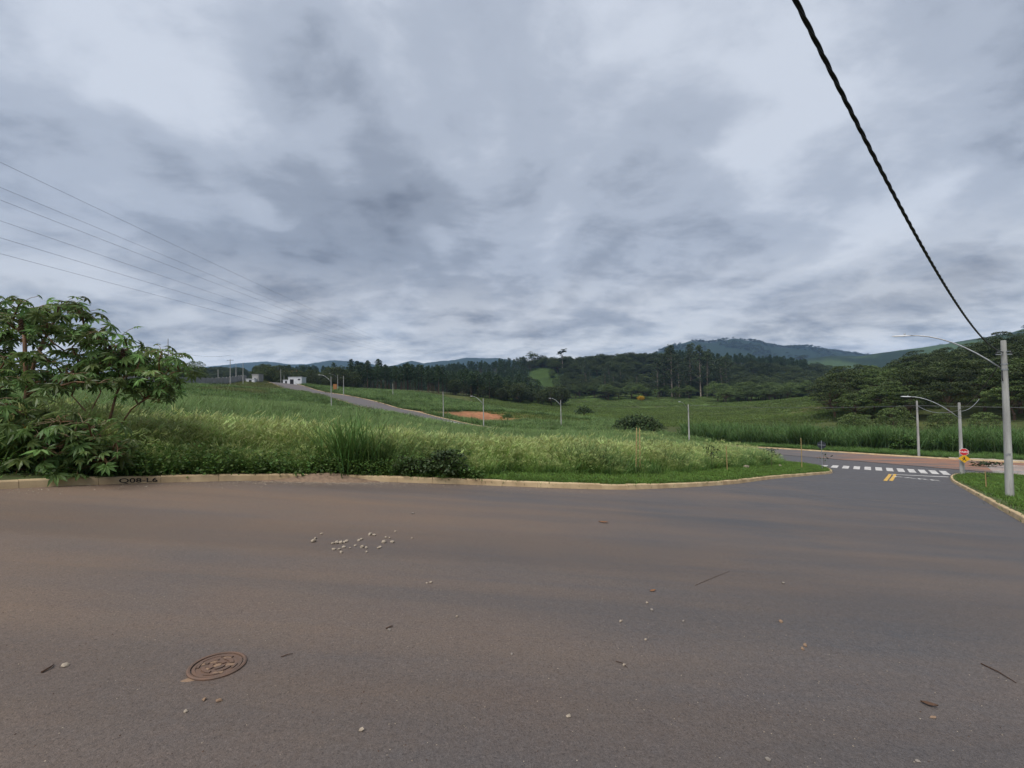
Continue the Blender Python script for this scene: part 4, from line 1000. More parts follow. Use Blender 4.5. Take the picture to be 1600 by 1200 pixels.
# ------------------------------------------------------------------ street lighting poles
def lamp_pole(x, y, label, arm=None, group=None, height=6.9, z=None, bracket=False, r0=.135):
    z = h1(x, y) if z is None else z
    o = tag(empty('lamp_pole' if arm else 'utility_pole', (x, y, z)), label, 'lamp pole' if arm else 'utility pole', group)
    mb = MB(); prof = [(r0, -.5)] + [(r0 - (r0 - .085) * t, height * t) for t in np.linspace(0, 1, 6)] + [(.03, height + .01)]
    mb.lathe(prof, 14); mb.build('pole', M['conc'], o, smooth=False)
    b = MB()
    for u in (height - 1.02, height - 1.25):
        rr = .085 + (r0 - .085) * (1 - u / height) + .008
        b.lathe([(rr, u - .025), (rr + .006, u - .025), (rr + .006, u + .025), (rr, u + .025)], 14)
    b.build('band', M['galv'], o)
    if arm is not None:
        dx, dy = arm; L_ = 2.85; P = []
        for t in np.linspace(0, 1, 9):
            u = t * L_ + .10; P.append((dx * u, dy * u, height - 1.2 + 1.72 * (1 - (1 - t) ** 1.9)))
        mb = MB(); mb.tube(P, .03, 7); ar = mb.build('arm', M['galv'], o, smooth=True)
        e = np.array(P[-1]); d = np.array([dx, dy, .04]); n = np.array([-dy, dx, 0])
        hd = MB(); S = []
        for t, wd, hh in ((0, .05, .04), (.12, .10, .06), (.3, .13, .07), (.55, .12, .05), (.66, .07, .02)):
            c = e + d * (t - .08); S += [c - n * wd + (0, 0, -hh * .4), c + n * wd + (0, 0, -hh * .4), c + n * wd * .8 + (0, 0, hh * .6), c - n * wd * .8 + (0, 0, hh * .6)]
        Fh = []
        for i in range(4):
            for j in range(4): Fh.append((i * 4 + j, i * 4 + (j + 1) % 4, i * 4 + 4 + (j + 1) % 4, i * 4 + 4 + j))
        Fh += [(3, 2, 1, 0), (16, 17, 18, 19)]
        hd.add(S, Fh); head = hd.build('lamp_head', M['lamp'], o)
        c = e + d * .30; ln = MB(); ln.add([c - n * .09 - d * .2 + (0, 0, -.032), c + n * .09 - d * .2 + (0, 0, -.032), c + n * .09 + d * .2 + (0, 0, -.028), c - n * .09 + d * .2 + (0, 0, -.028)], [(0, 1, 2, 3)])
        ln.build('lens', M['lens'], head)
        c = e + d * .12; ph = MB(); ph.lathe([(.035, .03), (.035, .09), (.02, .11)], 8, c); ph.build('photocell', M['galv'], head)
    if bracket:
        mb = MB(); mb.box((-.34, -.02, height - .62), (.34, .02, height - .58)); mb.box((-.02, -.24, height - .50), (.02, .24, height - .47)); mb.build('bracket', M['galv'], o)
        for s in (-.32, .32):
            q = MB(); q.lathe([(.02, 0), (.035, .02), (.02, .04), (.035, .06), (.015, .08)], 8, (s, 0, height - .58)); q.build('insulator', M['dark'], o)
        mb = MB(); mb.tube([(-.13, -.02, height - 1.3), (-.17, -.05, height - 1.6), (-.14, -.04, height - 1.75)], .018, 5); mb.build('cable_loop', M['cable'], o)
    return o
A_XY, B_XY, C_XY = (21.3, 17.7), (37.2, 34.15), (50.3, 51.0)
poleA = lamp_pole(*A_XY, 'thick concrete lamp pole on the lawn by the kerb, long curved arm', (-.755, .655), bracket=True)
# faded stencil mark on its shaft
dv = np.array([-A_XY[0], -A_XY[1]]) / math.hypot(*A_XY); sv_ = np.array([-dv[1], dv[0]])
mb = MB()
for i in range(5):
    a = (i - 2) * .03; u = 1.95 + random.uniform(-.02, .02); q = .128
    c0 = dv * q + sv_ * a; c1 = dv * q + sv_ * (a + .018)
    mb.add([(c0[0], c0[1], u), (c1[0], c1[1], u), (c1[0], c1[1], u + .09), (c0[0], c0[1], u + .09)], [(0, 1, 2, 3)])
mb.build('faded_stencil', M['galv'], poleA)
poleB = lamp_pole(*B_XY, 'concrete lamp pole at the corner beside the stop sign', (-.755, .655), height=6.1)
poleC = lamp_pole(*C_XY, 'plain concrete pole behind the far kerb opposite the stop sign', None)
q = at(1077, 690, 72); lamp_pole(q[0], q[1], 'slim lamp pole in front of the cane grass bank', (-.75, -.66))
q = at(877, 670, 101); lamp_pole(q[0], q[1], 'slim lamp pole alone below the valley meadow', (-.75, .66))
q = at(756, 674, 88); lamp_pole(q[0], q[1], 'lamp pole beside the pale pavement in front of the red earth', (-.85, .5))
q = at(693, 656, 106); lamp_pole(q[0], q[1], 'plain pole on the far kerb where the red earth begins', None)
q = at(518, 650, 101); lamp_pole(q[0], q[1], 'lamp pole behind the tall grass tussock with arm over the plot', (-.98, .2), height=8.2)
q = at(537, 616, 141); lamp_pole(q[0], q[1], 'plain pole on the far kerb below the orange board', None)
q = at(528, 608, 176); lamp_pole(q[0], q[1], 'lamp pole next to the orange board high up the street', (-.9, -.4))
q = at(439, 602, 196); lamp_pole(q[0], q[1], 'thick pole in front of the white house', None, height=7.8)
q = at(444, 602, 206); lamp_pole(q[0], q[1], 'thin pole beside the thick pole by the white house', None, height=6.2, r0=.11)
q = at(614, 620, 170); lamp_pole(q[0], q[1], 'short plain pole in the grass before the plantation trunks', None, height=5.6)
for px_p, Yp, hh, lab in [(341, 150, 5.6, 'short pole behind the grey wall'), (360, 150, 9.6, 'tallest pole behind the grey wall, crossarm on top'), (369, 172, 7.2, 'thin pole between the tall poles behind the wall'), (380, 158, 8.4, 'tall plain pole near the right end of the grey wall'), (263, 118, 13.5, 'tall dark pole behind the castor plant and wall')]:
    q = at(px_p, 600, Yp); po = lamp_pole(q[0], q[1], lab, None, height=hh, r0=.17)
    if 'crossarm' in lab:
        mb = MB(); mb.box((-1.2, -.05, hh - .35), (1.2, .05, hh - .22)); mb.build('crossarm', M['bark'], po)

# ------------------------------------------------------------------ cables
def sagged(a, b, sag, n=24):
    a, b = np.array(a, float), np.array(b, float); t = np.linspace(0, 1, n)[:, None]
    p = a * (1 - t) + b * t; p[:, 2] -= sag * 4 * (t * (1 - t))[:, 0]; return p
def topz(o, d): return np.array(o.location) + np.array([0, 0, d])
# twisted multiplex cable passing over the camera's right shoulder to pole A
Aend = topz(poleA, 6.9 - .5) + np.array([-.06, -.02, 0])
far_end = np.array([-4.0, -1.0, 8.5])
path = sagged(Aend, far_end, 1.6, 900)
root = tag(empty('twisted_cable', tuple(Aend)), 'thick black twisted cable running overhead to the nearest lamp pole', 'cable')
s_arc = np.r_[0, np.cumsum(np.linalg.norm(np.diff(path, axis=0), axis=1))]
dirv = (far_end - Aend) / np.linalg.norm(far_end - Aend); sx = np.cross(dirv, (0, 0, 1)); sx /= np.linalg.norm(sx); sy = np.cross(sx, dirv)
for k in range(3):
    ph = 2 * np.pi * (s_arc / .85) + k * 2 * np.pi / 3
    P = path + sx[None] * np.cos(ph)[:, None] * .0130 + sy[None] * np.sin(ph)[:, None] * .0130
    mb = MB(); mb.tube([p - Aend for p in P], .0118, 6); mb.build('strand', M['cable'], root, smooth=True)
def wire(name, a, b, sag, rad, label, cat='wire', mat='cable', n=16, group=None):
    p = sagged(a, b, sag, n); mb = MB(); mb.tube([q - p[0] for q in p], rad, 5); o = mb.build(name, M[mat], None, tuple(p[0])); return tag(o, label, cat, group)
wire('overhead_cable', topz(poleA, 6.2), topz(poleB, 5.5), .35, .022, 'dark cable from the thick lamp pole down to the corner lamp pole')
wire('overhead_cable', topz(poleB, 5.5), topz(poleC, 6.35), .55, .025, 'slack grey cable sagging between corner lamp pole and the pole opposite', mat='galv')
wire('overhead_cable', topz(poleB, 5.4), np.array([41.0, 36.0, topz(poleB, 6.3)[2]]), .3, .018, 'short slack cable end rising right of the corner lamp pole', mat='galv')
q77 = at(1077, 627, 72)
wire('overhead_cable', topz(poleC, 6.3), (q77[0], q77[1], q77[2] - .7), .35, .022, 'thin cable from the pole opposite to the slim lamp pole', mat='wire')
wire('overhead_cable', topz(poleC, 6.3), np.array([84, 17, topz(poleC, 7.2)[2]]), .5, .022, 'thin cable running right from the pole behind the far kerb', mat='wire')
q60 = at(360, 555, 150); q63 = at(263, 546, 118)
wire('overhead_cable', q63, q60, 1.2, .03, 'dark cable strung between the tall poles behind the wall', mat='wire')
# high voltage line crossing the hills
zs_top = [(250, 487), (290, 497), (310, 503), (343, 512), (370, 519), (395, 526)]
for i, (yl, ym) in enumerate(zs_top):
    X0 = -60 - 5 * (i % 2); P = []
    for Y in np.r_[np.linspace(25, 200, 30), np.linspace(220, 1400, 40)]:
        a = X0 / Y - .125; Y1, Y2 = -X0 / 1.125, -X0 / .344
        e1, e2, e3 = (628 - yl) / 640 * Y1, (617 - ym) / 640 * Y2, 66 * 700 / 640 - 1.2 * i
        c = np.polyfit([Y1, Y2, 700], [e1, e2, e3], 2); zc = np.polyval(c, min(Y, 700)) + max(0, Y - 700) * (2 * c[0] * 700 + c[1])
        P.append((X0 - .125 * Y, Y, EYE + zc))
    p0 = np.array(P[0]); mb = MB(); mb.tube([np.array(p) - p0 for p in P], .021, 4)
    tag(mb.build('power_line', M['wire'], None, tuple(p0)), 'thin high voltage wire crossing the sky toward the hills', 'power line', 'high voltage wires')
# two lattice pylons on the far hill
for px_p, hh, lab in ((905, 46, 'lattice pylon beside the lone twin tufted tree, nearer the tree'), (933, 40, 'fainter lattice pylon between lone tree and skyline umbrella trees')):
    q = at(px_p, 575, 1150); z = h1(q[0], q[1]); o = tag(empty('pylon', (q[0], q[1], z)), lab, 'pylon'); mb = MB(); 
    for sx_ in (-1, 1):
        for sy_ in (-1, 1): mb.tube([(3 * sx_, 3 * sy_, -1), (.7 * sx_, .7 * sy_, hh * .7), (.5 * sx_, .5 * sy_, hh)], .16, 4)
    for k in range(8):
        u0, u1 = hh * k / 8, hh * (k + 1) / 8; w0 = 3 - 2.4 * min(1, k / 6); w1 = 3 - 2.4 * min(1, (k + 1) / 6)
        mb.tube([(-w0, -w0, u0), (w1, -w1, u1)], .1, 3); mb.tube([(w0, w0, u0), (-w1, w1, u1)], .1, 3)
    mb.build('lattice', M['galv'], o); cb = MB()
    for u in (.72, .84, .96): cb.box((-5, -.2, hh * u), (5, .2, hh * u + .4))
    cb.build('crossarm', M['galv'], o)

# ------------------------------------------------------------------ signs
def face_dir(x, y, tx, ty):
    d = np.array([tx - x, ty - y]); return math.atan2(d[1], d[0]) + math.pi / 2
sx0, sy0 = 37.0, 33.75
sg = tag(empty('traffic_sign', (sx0, sy0, h1(sx0, sy0) + .1), face_dir(sx0, sy0, 14, 6)), 'red octagonal stop sign above a yellow crossing sign at the corner', 'sign'); sg.scale = (.74,) * 3
mb = MB(); mb.tube([(0, 0.05, -.3), (0, 0.05, 3.0)], .03, 8); mb.build('post', M['galv'], sg)
def ngon(n, r, y0, y1, zc, rot=0):
    V = [(r * math.cos(rot + 2 * math.pi * i / n), y, zc + r * math.sin(rot + 2 * math.pi * i / n)) for y in (y0, y1) for i in range(n)]
    F = [tuple(range(n)), tuple(range(2 * n - 1, n - 1, -1))] + [(i, n + i, n + (i + 1) % n, (i + 1) % n) for i in range(n)]
    return V, F
mb = MB(); mb.add(*ngon(8, .40, -.005, .012, 2.62, R(22.5))); pl_ = mb.build('octagon_plate', M['signw'], sg)
mb = MB(); mb.add(*ngon(8, .37, -.011, -.0055, 2.62, R(22.5))); mb.build('red_face', M['red'], pl_)
V, Fc = text_mesh('PARE', .30); mb = MB(); mb.add([(v[0] * 1.0, -.014, 2.62 + v[1] - .105) for v in V], Fc); mb.build('lettering', M['signw'], pl_)
mb = MB(); mb.add(*ngon(4, .47, -.005, .012, 1.88)); dp = mb.build('diamond_plate', M['yellow'], sg)
mb = MB(); mb.add(*ngon(10, .045, -.012, -.006, 2.06)); mb.add([(-.06, -.01, 2.0), (.07, -.01, 2.0), (.05, -.01, 1.84), (.15, -.01, 1.68), (.09, -.01, 1.66), (0, -.01, 1.80), (-.10, -.01, 1.66), (-.16, -.01, 1.68), (-.04, -.01, 1.86)], [(0, 8, 7, 6, 5, 4, 3, 2, 1)])
mb.add([(-.06, -.0105, 2.0), (-.17, -.0105, 1.88), (-.14, -.0105, 1.85), (-.03, -.0105, 1.95)], [(0, 1, 2, 3)]); mb.build('walking_figure', M['black'], dp)
q = gpt(1285, 736); s2 = tag(empty('traffic_sign', (q[0], q[1], h1(*q) + .1), face_dir(q[0], q[1], 60, 70)), 'back of an octagonal sign on a thin post at the left corner', 'sign')
s2.scale = (.78,) * 3
mb = MB(); mb.tube([(0, 0, -.3), (0, 0, 2.9)], .028, 8); mb.build('post', M['galv'], s2)
mb = MB(); mb.add(*ngon(8, .38, -.05, -.035, 2.45, R(22.5))); bp = mb.build('octagon_plate', M['signback'], s2)
mb = MB(); mb.box((-.3, -.034, 2.43), (.3, -.02, 2.47)); mb.box((-.02, -.033, 2.2), (.02, -.018, 2.7)); mb.build('bracket', M['galv'], bp)
q = at(523.5, 609, 170); bd = tag(empty('notice_board', (q[0], q[1], h1(q[0], q[1]))), 'orange notice board on two posts high up the street', 'board')
for s in (-.5, .5):
    mb = MB(); mb.tube([(s, .05, -.3), (s, .05, 2.6)], .05, 6); mb.build('post', M['wood'], bd)
mb = MB(); mb.box((-.75, -.04, 1.0), (.75, .0, 3.2)); mb.build('panel', M['orange'], bd)
q = at(783, 665, 118); tb_ = tag(empty('marker_post', (q[0], q[1], h1(q[0], q[1]))), 'short orange brown marker board by the small bush on the turf', 'marker')
mb = MB(); mb.tube([(0, 0, -.2), (0, 0, .6)], .05, 6); mb.build('post', M['wood'], tb_); mb = MB(); mb.box((-.35, -.06, .5), (.35, -.03, 1.5)); mb.build('panel', M['orange'], tb_)

# ------------------------------------------------------------------ wall and buildings up the hill
wp = [at(-40, 604, 84), at(100, 604, 96), at(180, 604, 105), at(262, 603, 116), at(330, 600, 140), at(385, 597, 176)]
wx = np.array([[p[0], p[1]] for p in wp]); WL = resamp(wx, 30)
w0_ = WL[0]; wroot = tag(empty('boundary_wall', (w0_[0], w0_[1], h1(*w0_))), 'long grey rendered boundary wall stepping along the hill', 'wall')
zprev = None
for i in range(29):
    a, b = WL[i], WL[i + 1]; za, zb = h1(*a), h1(*b); top = max(za, zb) + 2.55; bot = min(za, zb) - .6
    d = (b - a) / np.linalg.norm(b - a); n = np.array([-d[1], d[0]]) * .09; o3 = np.array(wroot.location)
    V = []
    for z in (bot, top):
        for p_ in (a - n + d * .01, b - n - d * .01, b + n - d * .01, a + n + d * .01): V.append((p_[0] - o3[0], p_[1] - o3[1], z - o3[2]))
    mb = MB(); mb.add(V, [(3, 2, 1, 0), (4, 5, 6, 7), (0, 1, 5, 4), (1, 2, 6, 5), (2, 3, 7, 6), (3, 0, 4, 7)]); mb.build('wall_panel', M['wall'], wroot)
    mb = MB(); c = a; s = .14; mb.box((c[0] - s - o3[0], c[1] - s - o3[1], bot - o3[2]), (c[0] + s - o3[0], c[1] + s - o3[1], top + .06 - o3[2])); mb.build('pillar', M['wall'], wroot)
def house(px, py, Y, wdt, dep, hgt, mat, label, rz=0.0, windows=(), doors=(), name='house'):
    q = at(px, py, Y); o = tag(empty(name, (q[0], q[1], h1(q[0], q[1])), rz), label, 'house')
    mb = MB(); mb.box((-wdt / 2, 0, -1), (wdt / 2, dep, hgt)); mb.build('wall', M[mat], o)
    mb = MB(); mb.box((-wdt / 2 - .12, -.12, hgt + .002), (wdt / 2 + .12, dep + .12, hgt + .22)); mb.build('roof', M[mat], o)
    for x0, x1, z0, z1 in windows:
        mb = MB(); mb.box((x0, -.06, z0), (x1, .02, z1)); wn = mb.build('window', M['signw'], o); mb = MB(); mb.box((x0 + .08, -.075, z0 + .08), (x1 - .08, -.055, z1 - .08)); mb.build('pane', M['dark'], wn)
    for x0, x1, z1 in doors:
        mb = MB(); mb.box((x0, -.05, 0), (x1, .02, z1)); mb.build('door', M['dark'], o)
    return o
house(461, 606, 190, 5.8, 6, 3.3, 'white', 'white flat roofed house at the top of the street', .15, [(1.2, 2.4, 1.9, 2.7)], [(-2.2, -.6, 2.4)])
house(447, 606, 190, 2.6, 4, 1.5, 'white', 'low white annex left of the white house', .15, (), [(-.4, .4, 1.2)])
house(399, 600, 172, 2.6, 4, 3.4, 'wall', 'grey two part house at the right end of the wall', .1, [(-.6, .3, 1.2, 2.1)])
house(391, 600, 170, 3.4, 3, 1.4, 'white', 'low white building in front of the grey house', .1, (), [(-.5, .5, 1.1)])
for px_r, Yr, wd in ((415, 330, 11), (438, 340, 8), (452, 330, 9)):
    q = at(px_r, 588, Yr); z = at(px_r, 583, Yr)[2]; o = tag(empty('distant_house', (q[0], q[1], z - 3)), 'distant house with orange tiled roof among the dark trees', 'house', 'distant orange roofed houses')
    mb = MB(); mb.box((-wd / 2, 0, -14), (wd / 2, 7, 3)); mb.build('wall', M['wall'], o)
    mb = MB(); mb.add([(-wd / 2 - .4, -.5, 3.01), (wd / 2 + .4, -.5, 3.01), (wd / 2 + .4, 7.5, 3.01), (-wd / 2 - .4, 7.5, 3.01), (-wd / 2 - .4, 3.5, 5), (wd / 2 + .4, 3.5, 5)], [(0, 1, 5, 4), (2, 3, 4, 5), (0, 4, 3), (1, 2, 5), (3, 2, 1, 0)]); mb.build('roof', M['roof'], o)

# ------------------------------------------------------------------ stakes, saplings
def stake(px, py, tall, lean, label, Yset=None, rad=.022):
    q = gpt(px, py); z = h1(*q) + .1
    mb = MB(); mb.tube([(0, 0, -.3), (lean[0] * .5 + .01, lean[1] * .5, tall * .5), (lean[0], lean[1], tall)], [rad * 1.1, rad, rad * .9], 6)
    return tag(mb.build('bamboo_stake', M['wood'], None, (q[0], q[1], z)), label, 'stake'), q, z
stake(993, 747, 1.95, (.19, .3), 'left of two bamboo stakes leaning together on the mown strip', rad=.02)
stake(1000, 746, 1.95, (.13, .3), 'right of two bamboo stakes leaning together on the mown strip', rad=.02)
stake(1136.5, 740, 1.45, (-.03, 0), 'upright bamboo stake alone on the mown strip')
stake(1253, 734, 2.3, (0, 0), 'thin pale stake on the mown strip near the left corner', rad=.025)
stake(1541, 768, 1.0, (-.02, 0), 'thin stake of a young sapling on the corner lawn')
def sapling(px, py, hgt, nl, size, label):
    q = gpt(px, py); z = h1(*q) + .1; o = tag(empty('sapling', (q[0], q[1], z), random.uniform(0, 6)), label, 'sapling')
    mb = MB(); mb.tube([(0, 0, -.2), (.03, .02, hgt * .5), (0, 0, hgt)], [.012, .01, .006], 5); mb.build('stem', M['bark'], o)
    r = np.random.default_rng(int(px)); P = np.c_[r.normal(0, hgt * .16, nl), r.normal(0, hgt * .16, nl), hgt * (.45 + .6 * r.random(nl))]
    V, F, U = leafquads(P, size, int(px), .3, .5, droop=.4)
    link('foliage', mesh_from('foliage', V, F, U, [M['darkbush']]), o); return o
sapling(1112, 738, 1.3, 80, .13, 'leafy young sapling left of the lone upright stake')
sapling(1206, 735, 1.4, 80, .15, 'young sapling on the strip with drooping dark leaves')
sapling(1287, 734, 1.2, 20, .2, 'small sapling by the thin sign post at the left corner')
sapling(1543, 764, .9, 14, .14, 'tiny sapling tied to the stake on the corner lawn')

# ------------------------------------------------------------------ tall tussock
q = at(548, 735, 11.75); ts = tag(empty('grass_tussock', (q[0], q[1], h1(q[0], q[1]) + .1)), 'big dark green tussock of broad arching blades behind the kerb', 'grass tussock')
V, F, U = blades(340, 1.75, .32, .034, .50, 777, 6, .75); link('blades', mesh_from('blades', V, F, U, [M['tussock']]), ts)
q = at(862, 694, 27); ts = tag(empty('grass_tussock', (q[0], q[1], h1(q[0], q[1]) + .1)), 'small blue green tussock standing out of the pale grass', 'grass tussock')
V, F, U = blades(150, 1.6, .35, .045, .5, 778, 5, .7); link('blades', mesh_from('blades', V, F, U, [M['grass_blue']]), ts)
for i, (a, b) in enumerate([((455, 748), (520, 690)), ((480, 745), (560, 712)), ((515, 744), (500, 700)), ((300, 700), (330, 745))]):
    p0 = at(a[0], a[1], 11.4); p1 = at(b[0], b[1], 11.9); mb = MB(); mb.tube([(0, 0, 0), (p1 - p0) * .5 + (0, 0, .06), p1 - p0], .008, 5)
    tag(mb.build('dry_stalk', M['wood'], None, tuple(p0)), 'bent dry grass stalk leaning out by the tussock', 'stalk', 'bent dry stalks')

# ------------------------------------------------------------------ castor bean plants
def castor_leaf(seed, lobes=9):
    r = np.random.default_rng(seed); V = [(0, 0, 0)]; F = []; U = [(r.random(), .3)]; u = U[0][0]
    for i in range(lobes):
        th = math.pi / 2 + (i - (lobes - 1) / 2) * (R(285) / (lobes - 1)); ln = .5 * (1 - .45 * abs(i - (lobes - 1) / 2) / ((lobes - 1) / 2)) * r.uniform(.9, 1.08)
        d = np.array([math.cos(th), math.sin(th)]); n = np.array([-d[1], d[0]]); dr = -.10 - .08 * r.random()
        b = len(V); hw = ln * .15
        V += [(*(d * ln * .22 - n * hw * .55), .035), (*(d * ln * .58 - n * hw), .02 + dr * .3), (*(d * ln), dr), (*(d * ln * .58 + n * hw), .02 + dr * .3), (*(d * ln * .22 + n * hw * .55), .035), (*(d * ln * .55), -.012 + dr * .3)]
        U += [(u, .4), (u, .8), (u, 1), (u, .8), (u, .4), (u, .2)]
        F += [(0, b, b + 5), (0, b + 5, b + 4), (b, b + 1, b + 5), (b + 5, b + 3, b + 4), (b + 1, b + 2, b + 5), (b + 5, b + 2, b + 3)]
    return mesh_from('castor_leaf', V, F, U, [M['castor']])
CL = [castor_leaf(i, k) for i, k in ((1, 9), (2, 8), (3, 9), (4, 7), (5, 8))]
CLY = CL[0].copy(); CLY.materials.clear(); CLY.materials.append(M['yleaf'])
def look_rot(n, spin):
    n = Vector(n).normalized(); qn = n.to_track_quat('Z', 'Y'); return (qn @ Vector((0, 0, 1)).rotation_difference(Vector((0, 0, 1))) ).to_matrix().to_3x3() @ Matrix.Rotation(spin, 3, 'Z')
def castor(base, trunks, tips, label, leaf_size, per_tip, seed, spikes=(), maxobj=300, yellow=0):
    r = np.random.default_rng(seed); b0 = np.array(base)
    o = tag(empty('castor_plant', tuple(b0)), label, 'shrub')
    nodes = []
    for tr in trunks:
        P = [np.array(p) - b0 for p in tr[0]]; rad = tr[1]
        mb = MB(); mb.tube(P, list(np.linspace(rad, rad * .55, len(P))), 7); mb.build('trunk', M['stem'], o, smooth=True)
        for a, c in zip(P[:-1], P[1:]):
            for t in (.3, .6, .9, 1.0): nodes.append(a * (1 - t) + c * t)
    nodes = np.array(nodes); leaves = []
    pet = MB()
    tips = sorted([np.array(t) - b0 for t in tips], key=lambda t: min(np.linalg.norm(nodes - t, axis=1)))
    for t in tips:
        cost = np.linalg.norm(nodes - t, axis=1) + np.maximum(0, nodes[:, 2] - t[2] + .1) * 3
        a = nodes[np.argmin(cost)]; m = (a + t) / 2 + np.array([0, 0, .10]) + r.normal(0, .04, 3)
        Lb = np.linalg.norm(t - a); br = MB(); br.tube([a, m, t], [.012 + .012 * Lb, .011 + .006 * Lb, .009], 5); br.build('branch', M['stem'], o, smooth=True)
        nodes = np.concatenate([nodes, [m, t]])
        for k in range(per_tip):
            th = k * 2.399 + r.uniform(0, .8); el = r.uniform(-.25, .75); d = np.array([math.cos(th) * math.cos(el), math.sin(th) * math.cos(el), math.sin(el)])
            lp = t + d * r.uniform(.12, .38) * leaf_size / .4 + np.array([0, 0, -.05 * k * .3])
            nrm = np.array([d[0] * .55, d[1] * .55, .85]) + r.normal(0, .38, 3)
            leaves.append((lp, nrm, math.atan2(d[1], d[0]), leaf_size * r.uniform(.45, 1.3))); pet.tube([t, (t + lp) / 2 + (0, 0, .03), lp], .005, 4, False)
    tag(pet.build('petioles', M['petiole'], o), kind='stuff')
    extra = []
    for i, (lp, nrm, sp, s) in enumerate(leaves):
        mt = look_rot(nrm, 0)
        ax = Vector((math.cos(sp), math.sin(sp), 0)); loc_ = mt.inverted() @ ax; mt = mt @ Matrix.Rotation(math.atan2(loc_.y, loc_.x) - math.pi / 2, 3, 'Z')
        me = CL[int(r.integers(0, 5))]
        if i < maxobj:
            lf = link('leaf', me, o, tuple(lp), mt.to_euler()); lf.scale = (s * 1.15,) * 3
            if yellow and r.random() < yellow: lf.data = CLY
        else: extra.append((me, mt, lp, s * 1.15))
    if extra:
        V, F, U = [], [], []
        for me, mt, lp, s in extra:
            b = len(V); mm = np.array(mt); vs_ = np.array([v.co[:] for v in me.vertices]) * s @ mm.T + lp
            V += [tuple(v) for v in vs_]; F += [tuple(i + b for i in p.vertices) for p in me.polygons]
            uu = np.zeros((len(vs_), 2)); 
            for lp_, uvd in zip(me.loops, me.uv_layers[0].data): uu[lp_.vertex_index] = uvd.uv[:]
            uu[:, 0] = r.random(); U += [tuple(q_) for q_ in uu]
        tag(link('leaf_mass', mesh_from('leaf_mass', V, F, U, [M['castor']]), o), kind='stuff')
    for s in spikes:
        s = np.array(s) - b0; mb = MB(); 
        for k in range(34):
            u = k / 34; th = k * 2.4; c = s + np.array([math.cos(th) * .035 * (1.3 - u), math.sin(th) * .035 * (1.3 - u), .30 * u]); mb.lathe([(.005, -.02), (.019, -.006), (.019, .01), (.004, .02)], 5, c)
        mb.tube([s - (0, 0, .25), s + (0, 0, .3)], .008, 4); mb.build('seed_spike', M['seed'], o)
    return o
def env_tips(poly, n, y0, y1, seed, dmin=11):
    r = random.Random(seed); xs = [p[0] for p in poly]; ys = [p[1] for p in poly]; out = []; px = []
    P_ = np.array(poly, float)
    for _ in range(n * 60):
        if len(out) >= n: break
        a, b = r.uniform(min(xs), max(xs)), r.uniform(min(ys), max(ys))
        if not in_poly(np.array([a]), np.array([b]), P_)[0]: continue
        if any((a - c) ** 2 + (b - d) ** 2 < dmin * dmin for c, d in px): continue
        px.append((a, b)); out.append(at(a, b, r.uniform(y0, y1)))
    return out
base = at(8, 735, 9.3); base[2] = h1(base[0], base[1]) + .1
tr = [([base, at(12, 690, 9.3), at(25, 655, 9.35), at(42, 618, 9.4), at(40, 575, 9.4), at(38, 520, 9.45)], .062), ([at(42, 618, 9.4), at(55, 560, 9.7), at(75, 520, 9.8), at(95, 485, 9.9)], .04),
      ([at(18, 672, 9.3), at(-10, 640, 9.2), at(-60, 590, 9.2), at(-110, 520, 9.4)], .045),
      ([at(40, 590, 9.4), at(100, 588, 9.6), at(150, 562, 9.8), at(200, 545, 10)], .034)]
tips = env_tips([(-150, 470), (-60, 462), (40, 470), (92, 466), (118, 474), (170, 515), (215, 535), (228, 565), (190, 585), (150, 606), (110, 596), (78, 622), (40, 596), (14, 628), (-40, 600), (-150, 600)], 140, 8.9, 10.6, 3, 8.0)
castor(base, tr, tips, 'tall branching castor bean plant with large star shaped leaves', .40, 7, 5, [at(33, 520, 8.95), at(92, 500, 9.3), at(172, 560, 9.4)])
base2 = at(165, 735, 9.6); base2[2] = h1(base2[0], base2[1]) + .1
tr2 = [([base2, at(168, 668, 9.7), at(182, 615, 9.8), at(196, 585, 9.8)], .035), ([at(166, 690, 9.7), at(139, 648, 9.6), at(158, 612, 9.5)], .02), ([at(139, 648, 9.6), at(112, 618, 9.7)], .018), ([at(170, 690, 9.7), at(205, 640, 9.7), at(240, 612, 9.8), at(262, 580, 9.9)], .02)]
tips2 = env_tips([(150, 560), (215, 545), (262, 548), (284, 580), (262, 625), (225, 628), (180, 606), (120, 606), (120, 590)], 46, 9.3, 10.2, 4, 9)
castor(base2, tr2, tips2, 'slender castor bean plant reaching over the pale grass', .36, 6, 6, [at(192, 565, 9.4)])
base3 = at(70, 752, 8.5); base3[2] = h1(base3[0], base3[1]) + .1
tr3 = [([base3, at(70, 715, 8.5), at(66, 680, 8.5)], .03), ([at(70, 725, 8.5), at(120, 690, 8.5)], .022), ([at(70, 725, 8.5), at(20, 690, 8.4)], .022), ([base3, at(130, 725, 8.5), at(165, 712, 8.6)], .02)]
tips3 = env_tips([(-60, 640), (-10, 622), (40, 640), (60, 652), (110, 648), (150, 668), (188, 695), (178, 738), (120, 735), (120, 745), (40, 748), (-60, 750)], 120, 7.95, 8.8, 8, 8)
castor(base3, tr3, tips3, 'low bushy castor bean plant with broad blue green leaves at kerb', .46, 5, 9, (), yellow=.03)

